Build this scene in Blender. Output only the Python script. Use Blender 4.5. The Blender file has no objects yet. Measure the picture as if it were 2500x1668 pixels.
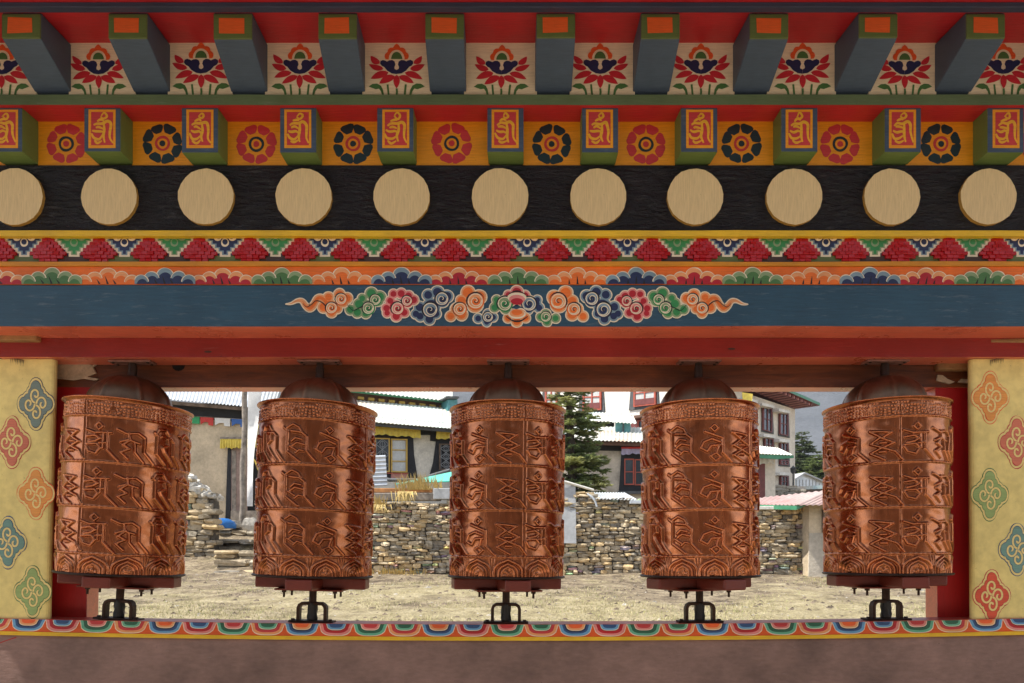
import bpy, math, random
import numpy as np
from mathutils import Vector, Matrix, noise as mnoise
R = math.radians
random.seed(7)
sc = bpy.context.scene
COL = sc.collection
CZ = 1.45                                   # eye height
FPX = 1700.0                                # focal length in photo pixels (2500 px wide)

# ------------------------------------------------------------------ camera
cam_d = bpy.data.cameras.new('camera')
cam_d.sensor_width = 36.0
cam_d.lens = FPX / 2500 * 36
cam_d.shift_y = (1350 - 834) / 2500
cam_d.clip_start = 0.05
cam_d.clip_end = 9000
cam = bpy.data.objects.new('camera', cam_d)
COL.objects.link(cam)
cam.location = (0, 0, CZ)
cam.rotation_euler = (R(90), 0, 0)
sc.camera = cam

# ------------------------------------------------------------------ sky and sun
SUN = Vector((-0.50, -0.12, 0.85)).normalized()
w = bpy.data.worlds.new('World')
sc.world = w
w.use_nodes = True
nt = w.node_tree
bg = nt.nodes['Background']
sky = nt.nodes.new('ShaderNodeTexSky')
sky.sky_type = 'NISHITA'
sky.sun_disc = False
sky.sun_elevation = math.asin(SUN.z)
sky.sun_rotation = math.atan2(SUN.x, SUN.y)
sky.altitude = 3800
sky.air_density = 1.0
sky.dust_density = 3.0
sky.ozone_density = 0.6
hsv = nt.nodes.new('ShaderNodeHueSaturation')    # thin high cloud: a paler, less blue sky
hsv.inputs['Saturation'].default_value = 0.45
nt.links.new(sky.outputs[0], hsv.inputs['Color'])
nt.links.new(hsv.outputs[0], bg.inputs[0])
bg.inputs[1].default_value = 0.15
sun_d = bpy.data.lights.new('sun', 'SUN')
sun_d.energy = 4.0
sun_d.angle = R(0.6)
sun_d.color = (1.0, 0.95, 0.86)
sun = bpy.data.objects.new('sun', sun_d)
COL.objects.link(sun)
sun.location = (-10, -3, 20)
sun.rotation_euler = (-SUN).to_track_quat('-Z', 'Y').to_euler()
sc.view_settings.view_transform = 'Standard'
sc.view_settings.look = 'None'
sc.view_settings.gamma = 1.0
sc.view_settings.exposure = 1.12

# ------------------------------------------------------------------ materials
def lin(c):
    c = c / 255.0
    return c / 12.92 if c <= 0.04045 else ((c + 0.055) / 1.055) ** 2.4

def rgb(r, g, b, k=1.0):
    return (min(lin(r) * k, .9), min(lin(g) * k, .9), min(lin(b) * k, .9), 1)

def newmat(name):
    m = bpy.data.materials.new(name)
    m.use_nodes = True
    return m, m.node_tree, m.node_tree.nodes['Principled BSDF']

def noise_node(t, scale, detail=4, rough=.55, vec=None, dist=0):
    n = t.nodes.new('ShaderNodeTexNoise')
    n.inputs['Scale'].default_value = scale
    n.inputs['Detail'].default_value = detail
    n.inputs['Roughness'].default_value = rough
    n.inputs['Distortion'].default_value = dist
    if vec is not None:
        t.links.new(vec, n.inputs['Vector'])
    return n

def ramp(t, src, stops):
    r = t.nodes.new('ShaderNodeValToRGB')
    els = r.color_ramp.elements
    while len(els) < len(stops):
        els.new(0.5)
    for e, (p, c) in zip(els, stops):
        e.position = p
        e.color = c if len(c) == 4 else (*c, 1)
    t.links.new(src, r.inputs[0])
    return r

def mixc(t, fac, a, b, mode='MIX'):
    m = t.nodes.new('ShaderNodeMix')
    m.data_type = 'RGBA'
    m.blend_type = mode
    for sock, v in ((m.inputs[0], fac), (m.inputs[6], a), (m.inputs[7], b)):
        if hasattr(v, 'links') or hasattr(v, 'is_linked'):
            t.links.new(v, sock)
        else:
            sock.default_value = v
    return m.outputs[2]

def coords(t, scale=(1, 1, 1), kind='Object'):
    tc = t.nodes.new('ShaderNodeTexCoord')
    mp = t.nodes.new('ShaderNodeMapping')
    mp.inputs['Scale'].default_value = scale
    t.links.new(tc.outputs[kind], mp.inputs[0])
    return mp.outputs[0]

def bump(t, b, height, strength=.2, dist=.01):
    n = t.nodes.new('ShaderNodeBump')
    n.inputs['Strength'].default_value = strength
    n.inputs['Distance'].default_value = dist
    t.links.new(height, n.inputs['Height'])
    t.links.new(n.outputs[0], b.inputs['Normal'])
    return n

MATS = {}
def paint(name, col, rough=.42, var=.22, grain=.25, axis=(3, 45, 45), worn=0.18, bdist=.004):
    """brushed enamel on wood: uneven tone, brush-stroke bump, a little wear"""
    m, t, b = newmat(name)
    v = coords(t)
    n1 = noise_node(t, 5, 5, .6, v)
    r1 = ramp(t, n1.outputs[0], [(.3, (1 - var,) * 3), (.7, (1 + var * .35,) * 3)])
    c = mixc(t, 1.0, col, r1.outputs[0], 'MULTIPLY')
    vg = coords(t, axis)
    n2 = noise_node(t, 6, 5, .65, vg)
    r2 = ramp(t, n2.outputs[0], [(.38, (.80, .79, .78)), (.62, (1.06, 1.06, 1.06))])
    c = mixc(t, .6, c, mixc(t, 1.0, c, r2.outputs[0], 'MULTIPLY'))
    n3 = noise_node(t, 70, 3, .6, v)
    r3 = ramp(t, n3.outputs[0], [(.22, (1, 1, 1)), (.30, (0, 0, 0))])
    dark = tuple(x * .45 for x in col[:3]) + (1,)
    c = mixc(t, r3.outputs[0], c, dark)
    if worn > 0:
        n4 = noise_node(t, 9, 6, .75, coords(t, (1.2, 9, 9)))
        r4 = ramp(t, n4.outputs[0], [(.66 - worn * .16, (0, 0, 0)), (.72, (1, 1, 1))])
        pale = tuple(min(1, x * .6 + .18) for x in col[:3]) + (1,)
        c = mixc(t, r4.outputs[0], c, mixc(t, .45, c, pale))
    t.links.new(c, b.inputs['Base Color'])
    rr = t.nodes.new('ShaderNodeMapRange')
    rr.inputs[3].default_value = rough - .08
    rr.inputs[4].default_value = rough + .14
    t.links.new(n1.outputs[0], rr.inputs[0])
    t.links.new(rr.outputs[0], b.inputs['Roughness'])
    bump(t, b, n2.outputs[0], grain, bdist)
    MATS[name] = m
    return m

def plain(name, col, rough=.8, var=.25, scale=6, bs=.3, bd=.01, metallic=0, bscale=None, col2=None, alpha=None):
    m, t, b = newmat(name)
    v = coords(t)
    n1 = noise_node(t, scale, 6, .62, v)
    c2 = col2 or tuple(x * (1 - var * 1.6) for x in col[:3]) + (1,)
    r1 = ramp(t, n1.outputs[0], [(.32, c2), (.64, col)])
    n2 = noise_node(t, bscale or scale * 9, 5, .65, v)
    r2 = ramp(t, n2.outputs[0], [(.3, (.82,) * 3), (.7, (1.08,) * 3)])
    c = mixc(t, 1.0, r1.outputs[0], r2.outputs[0], 'MULTIPLY')
    t.links.new(c, b.inputs['Base Color'])
    b.inputs['Roughness'].default_value = rough
    b.inputs['Metallic'].default_value = metallic
    bump(t, b, n2.outputs[0], bs, bd)
    MATS[name] = m
    return m

K = 1.25
paint('soffit_red', rgb(178, 36, 42, K), .4)
paint('beam_red', rgb(140, 36, 30, K), .34, grain=.35, worn=.3)
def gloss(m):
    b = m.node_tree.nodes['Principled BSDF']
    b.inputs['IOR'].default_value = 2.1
gloss(paint('bounce_lit_red', rgb(232, 112, 82, K), .26, grain=.22, axis=(2, 22, 22), worn=.2))  # red paint lightened to salmon, painting in bounced light on undersides and post sides
paint('sill_red', rgb(170, 70, 60, K), .35)
paint('slate_blue', rgb(66, 80, 98, K), .5, grain=.15)
paint('strip_blue', rgb(52, 56, 78, K), .5)
paint('olive', rgb(92, 104, 58, K), .45)
paint('orange', rgb(222, 92, 40, K), .42)
paint('leaf_green', rgb(70, 112, 62, K), .45)
paint('strip_green', rgb(90, 106, 74, K), .42, worn=.5)
paint('block_green', rgb(98, 118, 62, K), .45)
paint('plaster_white', rgb(228, 206, 176, K), .55, var=.12)
paint('cream', rgb(225, 205, 178, K), .5, var=.08)
paint('crimson', rgb(170, 20, 34, K), .36)
paint('navy', rgb(28, 40, 78, K), .42)
paint('night_green', rgb(18, 44, 50, K), .42)
paint('flower_red', rgb(186, 52, 56, K), .42)
paint('marigold', rgb(228, 146, 22, K), .42, var=.18)
paint('gold_yellow', rgb(236, 176, 30, K), .38, worn=.3)
paint('frieze_black', rgb(19, 23, 36, 1.0), .3, grain=1.0, axis=(3.5, 12, 12), worn=.7, bdist=.03)
paint('disc_cream', rgb(212, 186, 138, K), .6, var=.1, axis=(40, 3, 3), grain=.2)
paint('disc_edge', rgb(176, 132, 60, K), .6)
paint('brick_red', rgb(172, 12, 22, K), .28, grain=.1)
paint('pale_blue', rgb(118, 140, 152, K), .45)
paint('sky_blue', rgb(96, 150, 190, K), .4)
paint('mid_blue', rgb(40, 74, 120, K), .42)
paint('emerald', rgb(48, 128, 70, K), .42)
paint('pale_green', rgb(128, 148, 108, K), .45)
paint('mint', rgb(96, 168, 138, K), .42)
paint('deep_green', rgb(34, 92, 70, K), .42)
paint('scallop_orange', rgb(236, 106, 30, K), .4)
paint('peach', rgb(238, 150, 98, K), .42)
paint('pink', rgb(214, 130, 124, K), .42)
paint('band_orange', rgb(226, 104, 20, K), .4, var=.3)
paint('ochre', rgb(200, 130, 20, K), .42)
paint('umber', rgb(66, 46, 40, K), .5)
paint('ink', rgb(24, 20, 22, 1.0), .45)
paint('beam_blue', rgb(38, 72, 92, K), .4, grain=.5, axis=(2, 30, 30), worn=.55)
paint('deep_red', rgb(160, 14, 18, K), .42, axis=(45, 45, 3))
paint('pier_yellow', rgb(238, 202, 128, K), .62, var=.10, axis=(4, 4, 4), grain=.12)
paint('motif_slate', rgb(116, 134, 126, K), .55)
paint('motif_rose', rgb(204, 116, 90, K), .55)
paint('motif_orange', rgb(228, 150, 74, K), .55)
paint('motif_teal', rgb(110, 148, 138, K), .55)
paint('motif_green', rgb(146, 168, 104, K), .55)
paint('motif_red', rgb(210, 82, 54, K), .55)
paint('motif_cream', rgb(236, 200, 130, K), .55, var=.06)
paint('lotus_red', rgb(188, 40, 52, K), .45)
paint('glyph_gold', rgb(226, 164, 40, K), .4)
paint('frame_blue', rgb(58, 74, 96, K), .5, worn=.9)
paint('sill_orange', rgb(214, 84, 24, K), .4)
paint('sill_wall', rgb(148, 118, 109, 1.0), .7, var=.42, axis=(5, 14, 14), grain=.5)
paint('unseen_paving', (.60, .51, .43, 1), .8, var=.3, axis=(5, 5, 5), grain=.5)  # pale so the added paving bounces light up at the undersides
plain('unseen_wall_plaster', (.40, .31, .25, 1), .9, .25, 1.5)
plain('raw_wood', rgb(176, 132, 84), .7, .3, 7)
plain('hole_shade', rgb(14, 11, 10), .9)  # near-black colour painted where openings and holes lie in shade
plain('bare_plaster', rgb(224, 204, 174), .9, .3, 14)

def wood_brown():
    m, t, b = newmat('lintel_wood')
    v = coords(t, (1.2, 9, 9))
    n = noise_node(t, 3, 8, .7, v, 1.2)
    r = ramp(t, n.outputs[0], [(.25, rgb(58, 26, 12)), (.5, rgb(108, 56, 26)), (.75, rgb(140, 78, 40))])
    n2 = noise_node(t, 8, 6, .7, coords(t, (1.5, 40, 40)))
    r2 = ramp(t, n2.outputs[0], [(.3, (.7,) * 3), (.65, (1.1,) * 3)])
    c = mixc(t, 1.0, r.outputs[0], r2.outputs[0], 'MULTIPLY')
    t.links.new(c, b.inputs['Base Color'])
    b.inputs['Roughness'].default_value = .45
    bump(t, b, n2.outputs[0], .3, .004)
    MATS['lintel_wood'] = m
wood_brown()

def copper(name, base, dark, red, lo, hi):
    m, t, b = newmat(name)
    v = coords(t)
    n1 = noise_node(t, 7, 6, .62, v, .6)
    r1 = ramp(t, n1.outputs[0], [(.22, dark), (.40, base), (.60, base), (.76, red)])
    vs = coords(t, (9, 9, 1.3))
    n2 = noise_node(t, 5, 5, .7, vs)
    r2 = ramp(t, n2.outputs[0], [(.3, (.66, .62, .6)), (.62, (1.08, 1.05, 1.0))])
    c = mixc(t, .75, r1.outputs[0], mixc(t, 1.0, r1.outputs[0], r2.outputs[0], 'MULTIPLY'))
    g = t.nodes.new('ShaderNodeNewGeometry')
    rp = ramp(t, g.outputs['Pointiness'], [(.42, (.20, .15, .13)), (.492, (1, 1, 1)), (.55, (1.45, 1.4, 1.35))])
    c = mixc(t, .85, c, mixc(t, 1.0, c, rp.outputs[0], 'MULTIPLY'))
    n3 = noise_node(t, 26, 5, .7, v)
    r3 = ramp(t, n3.outputs[0], [(.60, (0, 0, 0)), (.75, (1, 1, 1))])
    c = mixc(t, r3.outputs[0], c, mixc(t, .6, c, dark))
    oi = t.nodes.new('ShaderNodeObjectInfo')        # every drum has aged a little differently
    va = t.nodes.new('ShaderNodeVectorMath'); va.operation = 'MULTIPLY_ADD'
    va.inputs[1].default_value = (1, 1, 1)
    t.links.new(v, va.inputs[0])
    sc_ = t.nodes.new('ShaderNodeVectorMath'); sc_.operation = 'SCALE'
    sc_.inputs[0].default_value = (7, 3, 9)
    t.links.new(oi.outputs['Random'], sc_.inputs['Scale'])
    t.links.new(sc_.outputs[0], va.inputs[2])
    t.links.new(va.outputs[0], n1.inputs['Vector']); t.links.new(va.outputs[0], n3.inputs['Vector'])
    rr_ = ramp(t, oi.outputs['Random'], [(0, (.74, .72, .72)), (1, (1.08, 1.06, 1.04))])
    c = mixc(t, 1.0, c, rr_.outputs[0], 'MULTIPLY')
    t.links.new(c, b.inputs['Base Color'])
    b.inputs['Metallic'].default_value = 1
    mr = t.nodes.new('ShaderNodeMapRange')
    mr.inputs[1].default_value = .3
    mr.inputs[2].default_value = .7
    mr.inputs[3].default_value = lo
    mr.inputs[4].default_value = hi
    t.links.new(n2.outputs[0], mr.inputs[0])
    t.links.new(mr.outputs[0], b.inputs['Roughness'])
    n4 = noise_node(t, 30, 4, .55, v)
    bump(t, b, n4.outputs[0], .05, .006)
    MATS[name] = m
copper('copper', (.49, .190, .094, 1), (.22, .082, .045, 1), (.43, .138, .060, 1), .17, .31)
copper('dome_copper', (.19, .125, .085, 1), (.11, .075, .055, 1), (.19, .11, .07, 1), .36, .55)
plain('iron', rgb(74, 56, 48), .55, .3, 20, .3, .004, .75)
plain('grease', rgb(22, 18, 18), .35, .3, 30, .5, .006)
paint('bar_wood', rgb(112, 42, 30, 1.1), .42)
plain('flange', rgb(60, 44, 40), .5, .3, 20, .2, .004, .6)
plain('plate_metal', rgb(168, 120, 106), .5, .3, 30, .3, .003, .2)

# ------------------------------------------------------------------ object helpers
PW = {}                                     # object -> world position of its origin

def world_of(o):
    return PW.get(o.name, Vector((0, 0, 0)))

def link(o, parent=None, at=None):
    COL.objects.link(o)
    at = Vector(at) if at is not None else Vector((0, 0, 0))
    PW[o.name] = at
    if parent is not None:
        o.parent = parent
        o.location = at - world_of(parent)
    else:
        o.location = at
    return o

def tag(o, label=None, cat=None, group=None, kind=None):
    if label: o['label'] = label
    if cat: o['category'] = cat
    if group: o['group'] = group
    if kind: o['kind'] = kind
    return o

def thing(name, at, label, cat, group=None):
    o = bpy.data.objects.new(name, None)
    o.empty_display_size = .1
    link(o, None, at)
    return tag(o, label, cat, group)

def copy_tree(o, parent=None):
    c = o.copy()
    COL.objects.link(c)
    if parent is not None:
        c.parent = parent
    for ch in [x for x in bpy.data.objects if x.parent == o]:
        copy_tree(ch, c)
    return c

def P(px, py, Y):
    """world point on the plane y=Y that the photo shows at pixel px, py"""
    return Vector(((px - 1250) / FPX * Y, Y, CZ + (1350 - py) / FPX * Y))

class MB:
    def __init__(s):
        s.v = []; s.f = []; s.m = []; s.names = []; s.sm = []
    def mi(s, mat):
        if mat not in s.names: s.names.append(mat)
        return s.names.index(mat)
    def face(s, pts, mat, smooth=False):
        i = len(s.v)
        s.v += [tuple(p) for p in pts]
        s.f.append(tuple(range(i, i + len(pts))))
        s.m.append(s.mi(mat)); s.sm.append(smooth)
    def add(s, verts, faces, mat, smooth=False):
        i = len(s.v); k = s.mi(mat)
        s.v += [tuple(p) for p in verts]
        for f in faces:
            s.f.append(tuple(j + i for j in f)); s.m.append(k); s.sm.append(smooth)
    def hexa(s, c, mat, mats=None):
        """8 corners: bottom 0-3 (ccw from above), top 4-7; mats can give per-face materials"""
        fs = [(3, 2, 1, 0), (4, 5, 6, 7), (0, 1, 5, 4), (1, 2, 6, 5), (2, 3, 7, 6), (3, 0, 4, 7)]
        i = len(s.v)
        s.v += [tuple(p) for p in c]
        for n, f in enumerate(fs):
            mm = mats.get(n, mat) if mats else mat
            s.f.append(tuple(j + i for j in f)); s.m.append(s.mi(mm)); s.sm.append(False)
    def box(s, x0, x1, y0, y1, z0, z1, mat, mats=None, M=None):
        c = [(x0, y0, z0), (x1, y0, z0), (x1, y1, z0), (x0, y1, z0), (x0, y0, z1), (x1, y0, z1), (x1, y1, z1), (x0, y1, z1)]
        if M is not None: c = [M @ Vector(p) for p in c]
        s.hexa(c, mat, mats)                # faces: 0 bottom 1 top 2 front(-y) 3 right 4 back 5 left
    def cyl(s, p0, p1, r0, r1, mat, n=12, caps=True, smooth=True):
        p0 = Vector(p0); p1 = Vector(p1)
        d = (p1 - p0).normalized()
        a = d.orthogonal().normalized(); b = d.cross(a)
        vs = []
        for p, r in ((p0, r0), (p1, r1)):
            for k in range(n):
                an = 2 * math.pi * k / n
                vs.append(p + a * (r * math.cos(an)) + b * (r * math.sin(an)))
        fs = [(k, (k + 1) % n, n + (k + 1) % n, n + k) for k in range(n)]
        s.add(vs, fs, mat, smooth)
        if caps:
            s.add(vs[:n], [tuple(range(n - 1, -1, -1))], mat)
            s.add(vs[n:], [tuple(range(n))], mat)
    def tube(s, pts, r, mat, n=8):
        pts = [Vector(p) for p in pts]
        rings = []
        for i, p in enumerate(pts):
            d = (pts[min(i + 1, len(pts) - 1)] - pts[max(i - 1, 0)]).normalized()
            a = Vector((0, 1, 0)) if abs(d.y) < .9 else Vector((1, 0, 0))
            b = d.cross(a).normalized(); a = b.cross(d)
            rr = r(i / (len(pts) - 1)) if callable(r) else r
            rings.append([p + a * (rr * math.cos(2 * math.pi * k / n)) + b * (rr * math.sin(2 * math.pi * k / n)) for k in range(n)])
        vs = [q for rg in rings for q in rg]
        fs = []
        for i in range(len(pts) - 1):
            for k in range(n):
                fs.append((i * n + k, i * n + (k + 1) % n, (i + 1) * n + (k + 1) % n, (i + 1) * n + k))
        s.add(vs, fs, mat, True)
        s.add(rings[0], [tuple(range(n - 1, -1, -1))], mat)
        s.add(rings[-1], [tuple(range(n))], mat)
    def lathe(s, prof, mat, n=48, c=(0, 0, 0), rfn=None):
        vs = []
        for (r, z) in prof:
            for k in range(n):
                a = 2 * math.pi * k / n
                q = rfn(a, r, z) if rfn else r
                vs.append((c[0] + q * math.cos(a), c[1] + q * math.sin(a), c[2] + z))
        fs = []
        for i in range(len(prof) - 1):
            for k in range(n):
                fs.append((i * n + k, i * n + (k + 1) % n, (i + 1) * n + (k + 1) % n, (i + 1) * n + k))
        s.add(vs, fs, mat, True)
    def build(s, name, parent=None, at=None, bevel=0, label=None, seg=2):
        pts = np.array(s.v, dtype=np.float64)
        if at is None:
            lo = pts.min(0); hi = pts.max(0)
            at = ((lo[0] + hi[0]) / 2, (lo[1] + hi[1]) / 2, lo[2])
        at = Vector(at)
        me = bpy.data.meshes.new(name)
        me.from_pydata((pts - np.array(at)).tolist(), [], s.f)
        for n in s.names: me.materials.append(MATS[n])
        me.polygons.foreach_set('material_index', s.m)
        me.polygons.foreach_set('use_smooth', s.sm)
        me.update()
        o = bpy.data.objects.new(name, me)
        link(o, parent, at)
        if bevel:
            md = o.modifiers.new('bevel', 'BEVEL')
            md.width = bevel; md.segments = seg; md.limit_method = 'ANGLE'; md.angle_limit = R(40)
            md.harden_normals = False
        if label: o['label'] = label
        return o

def spline(pts, n=6, closed=False):
    out = []
    L = len(pts)
    rng = range(L if closed else L - 1)
    for i in rng:
        if closed:
            p0, p1, p2, p3 = pts[i - 1], pts[i], pts[(i + 1) % L], pts[(i + 2) % L]
        else:
            p0, p1, p2, p3 = pts[max(i - 1, 0)], pts[i], pts[i + 1], pts[min(i + 2, L - 1)]
        for k in range(n):
            t = k / n
            q = []
            for a, b, c, d in zip(p0, p1, p2, p3):
                q.append(.5 * (2 * b + (c - a) * t + (2 * a - 5 * b + 4 * c - d) * t * t + (3 * b - a - 3 * c + d) * t ** 3))
            out.append(tuple(q))
    if not closed: out.append(tuple(pts[-1]))
    return out

class Brush:
    """paints flat shapes on a vertical plane of a mesh; coordinates are photo pixels on that plane"""
    def __init__(s, mb, Y, h0=.0004, dh=.00007, wob=.4, clip=None):
        s.mb = mb; s.Y = Y; s.h = h0; s.dh = dh; s.wob = wob; s.clip = clip
    def to(s, p):
        x, y = p
        if s.clip:
            x = min(max(x, s.clip[0]), s.clip[1]); y = min(max(y, s.clip[2]), s.clip[3])
        q = P(x, y, s.Y)
        return (q.x, q.y - s.h, q.z)
    def jit(s, pts):
        if not s.wob: return pts
        o = random.random() * 100
        return [(x + s.wob * mnoise.noise((x * .05, y * .05, o)), y + s.wob * mnoise.noise((x * .05 + 9, y * .05, o))) for x, y in pts]
    def fill(s, pts, mat):
        s.h += s.dh
        a = sum(p[0] * q[1] - q[0] * p[1] for p, q in zip(pts, pts[1:] + pts[:1]))
        if a > 0: pts = pts[::-1]           # image y is down: keep normals facing -y
        s.mb.face([s.to(p) for p in s.jit(pts)], mat)
    def rect(s, x0, y0, x1, y1, mat):
        s.fill([(x0, y0), (x1, y0), (x1, y1), (x0, y1)], mat)
    def circle(s, x, y, r, mat, ry=None, n=22, rot=0, a0=0, a1=360):
        ry = ry or r
        full = abs(a1 - a0) >= 360
        ph = random.random() * 6
        pts = []
        for k in range(n if full else n + 1):
            a = R(a0 + (a1 - a0) * k / n)
            q = 1 + .02 * math.sin(3 * a + ph)
            u, v = r * q * math.cos(a), ry * q * math.sin(a)
            pts.append((x + u * math.cos(rot) - v * math.sin(rot), y + u * math.sin(rot) + v * math.cos(rot)))
        s.fill(pts, mat)
    def line(s, pts, w, mat, taper=None):
        s.h += s.dh
        n = len(pts); L = []; Rr = []
        for i, p in enumerate(pts):
            a = pts[max(i - 1, 0)]; b = pts[min(i + 1, n - 1)]
            dx, dy = b[0] - a[0], b[1] - a[1]
            l = math.hypot(dx, dy) or 1
            t = i / (n - 1)
            ww = (w * taper(t) if taper else w) / 2
            L.append((p[0] - dy / l * ww, p[1] + dx / l * ww)); Rr.append((p[0] + dy / l * ww, p[1] - dx / l * ww))
        V = [s.to(q) for q in L] + [s.to(q) for q in Rr]
        s.mb.add(V, [(i, i + 1, n + i + 1, n + i) for i in range(n - 1)], mat)
    def leaf(s, b, t, w, mat, bend=0.0):
        """pointed petal from base b to tip t"""
        dx, dy = t[0] - b[0], t[1] - b[1]
        l = math.hypot(dx, dy); ux, uy = dx / l, dy / l
        up, dn = [], []
        for k in range(9):
            q = k / 8
            ww = w * (math.sin(math.pi * q ** .8) ** .8) / 2 if 0 < q < 1 else 0
            c = bend * math.sin(math.pi * q) + bend * .6 * q * q
            x = b[0] + dx * q - uy * c; y = b[1] + dy * q + ux * c
            up.append((x - uy * ww, y + ux * ww)); dn.append((x + uy * ww, y - ux * ww))
        s.fill(up + dn[-2:0:-1], mat)

def bez_spiral(cx, cy, r, turns=1.35, a0=0, sgn=1, n=26, rin=.12):
    return [(cx + r * (1 - (1 - rin) * k / n) * math.cos(a0 + sgn * 2 * math.pi * turns * k / n),
             cy + r * (1 - (1 - rin) * k / n) * math.sin(a0 + sgn * 2 * math.pi * turns * k / n)) for k in range(n + 1)]

# ------------------------------------------------------------------ pavilion
pav = thing('prayer_wheel_pavilion', (0, 2.5, 0),
            'brightly painted wooden pavilion frame with carved eaves around the row of copper wheels', 'pavilion')
YLF = 2.497
XE = 2.55                                    # half length of the built frontage

def wavy_bar(mb, x0, x1, y0, y1, z0, z1, mat, mats=None, amp=.0022, seed=0, n=40):
    """a hand-planed board: its long edges wander a little"""
    e = lambda x, k: amp * (mnoise.noise((x * 1.7, seed, k)) + .5 * mnoise.noise((x * 6, seed, k + 3)))
    for i in range(n):
        a = x0 + (x1 - x0) * i / n; b = x0 + (x1 - x0) * (i + 1) / n
        mb.hexa([(a, y0, z0 + e(a, 1)), (b, y0, z0 + e(b, 1)), (b, y1, z0 + e(b, 1)), (a, y1, z0 + e(a, 1)),
                 (a, y0, z1 + e(a, 2)), (b, y0, z1 + e(b, 2)), (b, y1, z1 + e(b, 2)), (a, y1, z1 + e(a, 2))], mat, mats)

def px2x(px, Y): return (px - 1250) / FPX * Y
def py2z(py, Y): return CZ + (1350 - py) / FPX * Y

# unseen wall and paving, added to shape copper reflections and bounce light upward
mb = MB(); mb.box(-9, 9, -3.2, YLF, -.2, .03, 'unseen_paving'); tag(mb.build('unseen_paving'), kind='structure')
mb = MB(); mb.box(-8.5, 8.5, -3.6, -3.2, 0, 4.6, 'unseen_wall_plaster'); tag(mb.build('unseen_wall'), 'plain wall added out of view, darkening the reflections in the copper wheels', 'wall')
# roof: soffit boards, fascia and the sloping top
mb = MB()
zf, zb = py2z(20, 2.12), py2z(105, 2.29)
mb.hexa([(-3, 2.12, zf), (3, 2.12, zf), (3, 2.40, zb + .012), (-3, 2.40, zb + .012),
         (-3, 2.12, zf + .03), (3, 2.12, zf + .03), (3, 2.40, zb + .04), (-3, 2.40, zb + .04)], 'soffit_red')
mb.build('soffit', pav)
mb = MB()
mb.box(-3, 3, 2.095, 2.118, py2z(20.5, 2.10), py2z(8, 2.10), 'strip_blue')
mb.box(-3, 3, 2.085, 2.118, py2z(8, 2.10) + .0005, py2z(8, 2.10) + .11, 'soffit_red')
mb.build('fascia_board', pav, bevel=.002)
mb = MB()
zt = zf + .12
prof = [(1.58, zt - .02), (2.50, zt + .40), (2.92, zt), (2.92, zt - .03), (2.50, zt + .05), (1.58, zt - .05)]  # front edge carried forward, out of view, to keep sun off the frontage
vs = [(-3.05, y, z) for y, z in prof] + [(3.05, y, z) for y, z in prof]
mb.add(vs, [(0, 1, 7, 6), (1, 2, 8, 7), (2, 3, 9, 8), (3, 4, 10, 9), (4, 5, 11, 10), (5, 0, 6, 11), (0, 5, 4, 3, 2, 1), (6, 7, 8, 9, 10, 11)], 'strip_green')
mb.build('roof', pav)
mb = MB()                                    # unseen beam body, filled in to block light from behind the bands
mb.box(-XE, XE, 2.375, 2.66, py2z(797, 2.355) + .06, zb + .01, 'umber')
mb.box(-XE, XE, 2.66, 2.9, zb + .02, zb + .05, 'soffit_red')
mb.build('wall_core', pav)

# upper row: rafters and lotus panels
YB, YF = 2.29, 2.14
raf_f = [-208, 53, 313, 569, 824.6, 1085.7, 1357, 1612, 1877, 2143, 2405, 2668]
raf_b = [-112, 128, 369.6, 607, 845, 1093, 1351, 1590, 1833, 2081, 2326, 2568]
raf_b2 = [-356] + raf_b + [2812]
for i, (a, b) in enumerate(zip(raf_f, raf_b)):
    mb = MB()
    xf, xb = px2x(a, YF), px2x(b, YB)
    h = .0598
    z0f, z0b = py2z(96 + random.uniform(-2, 2), YF), py2z(235, YB)
    z1f, z1b = zf + .001, zb - .0005
    mb.hexa([(xf - h, YF, z0f), (xf + h, YF, z0f), (xb + h, YB + .05, z0b - .006), (xb - h, YB + .05, z0b - .006),
             (xf - h, YF, z1f), (xf + h, YF, z1f), (xb + h, YB + .05, z1b), (xb - h, YB + .05, z1b)], 'slate_blue')
    o = mb.build('eave_rafter', pav, at=(xb, YB, z0b), bevel=.003)
    mb = MB()                                # painted end grain: olive frame round an orange field
    c = [(xf - h + .0008, z0f + .0008), (xf + h - .0008, z0f + .0008), (xf + h - .0008, z1f - .006), (xf - h + .0008, z1f - .006)]
    mb.hexa([(c[0][0], YF - .004, c[0][1]), (c[1][0], YF - .004, c[1][1]), (c[1][0], YF + .01, c[1][1]), (c[0][0], YF + .01, c[0][1]),
             (c[3][0], YF - .004, c[3][1]), (c[2][0], YF - .004, c[2][1]), (c[2][0], YF + .01, c[2][1]), (c[3][0], YF + .01, c[3][1])], 'olive')
    q = [random.uniform(-.002, .002) for _ in range(8)]
    zm0, zm1 = c[0][1] + .015, c[2][1] - .012
    mb.face([(xf - .040 + q[0], YF - .0046, zm0 + q[1]), (xf + .036 + q[2], YF - .0046, zm0 + q[3]),
             (xf + .036 + q[4], YF - .0046, zm1 + q[5]), (xf - .040 + q[6], YF - .0046, zm1 + q[7])], 'orange')
    mb.build('end_panel', o, bevel=.002)

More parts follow.
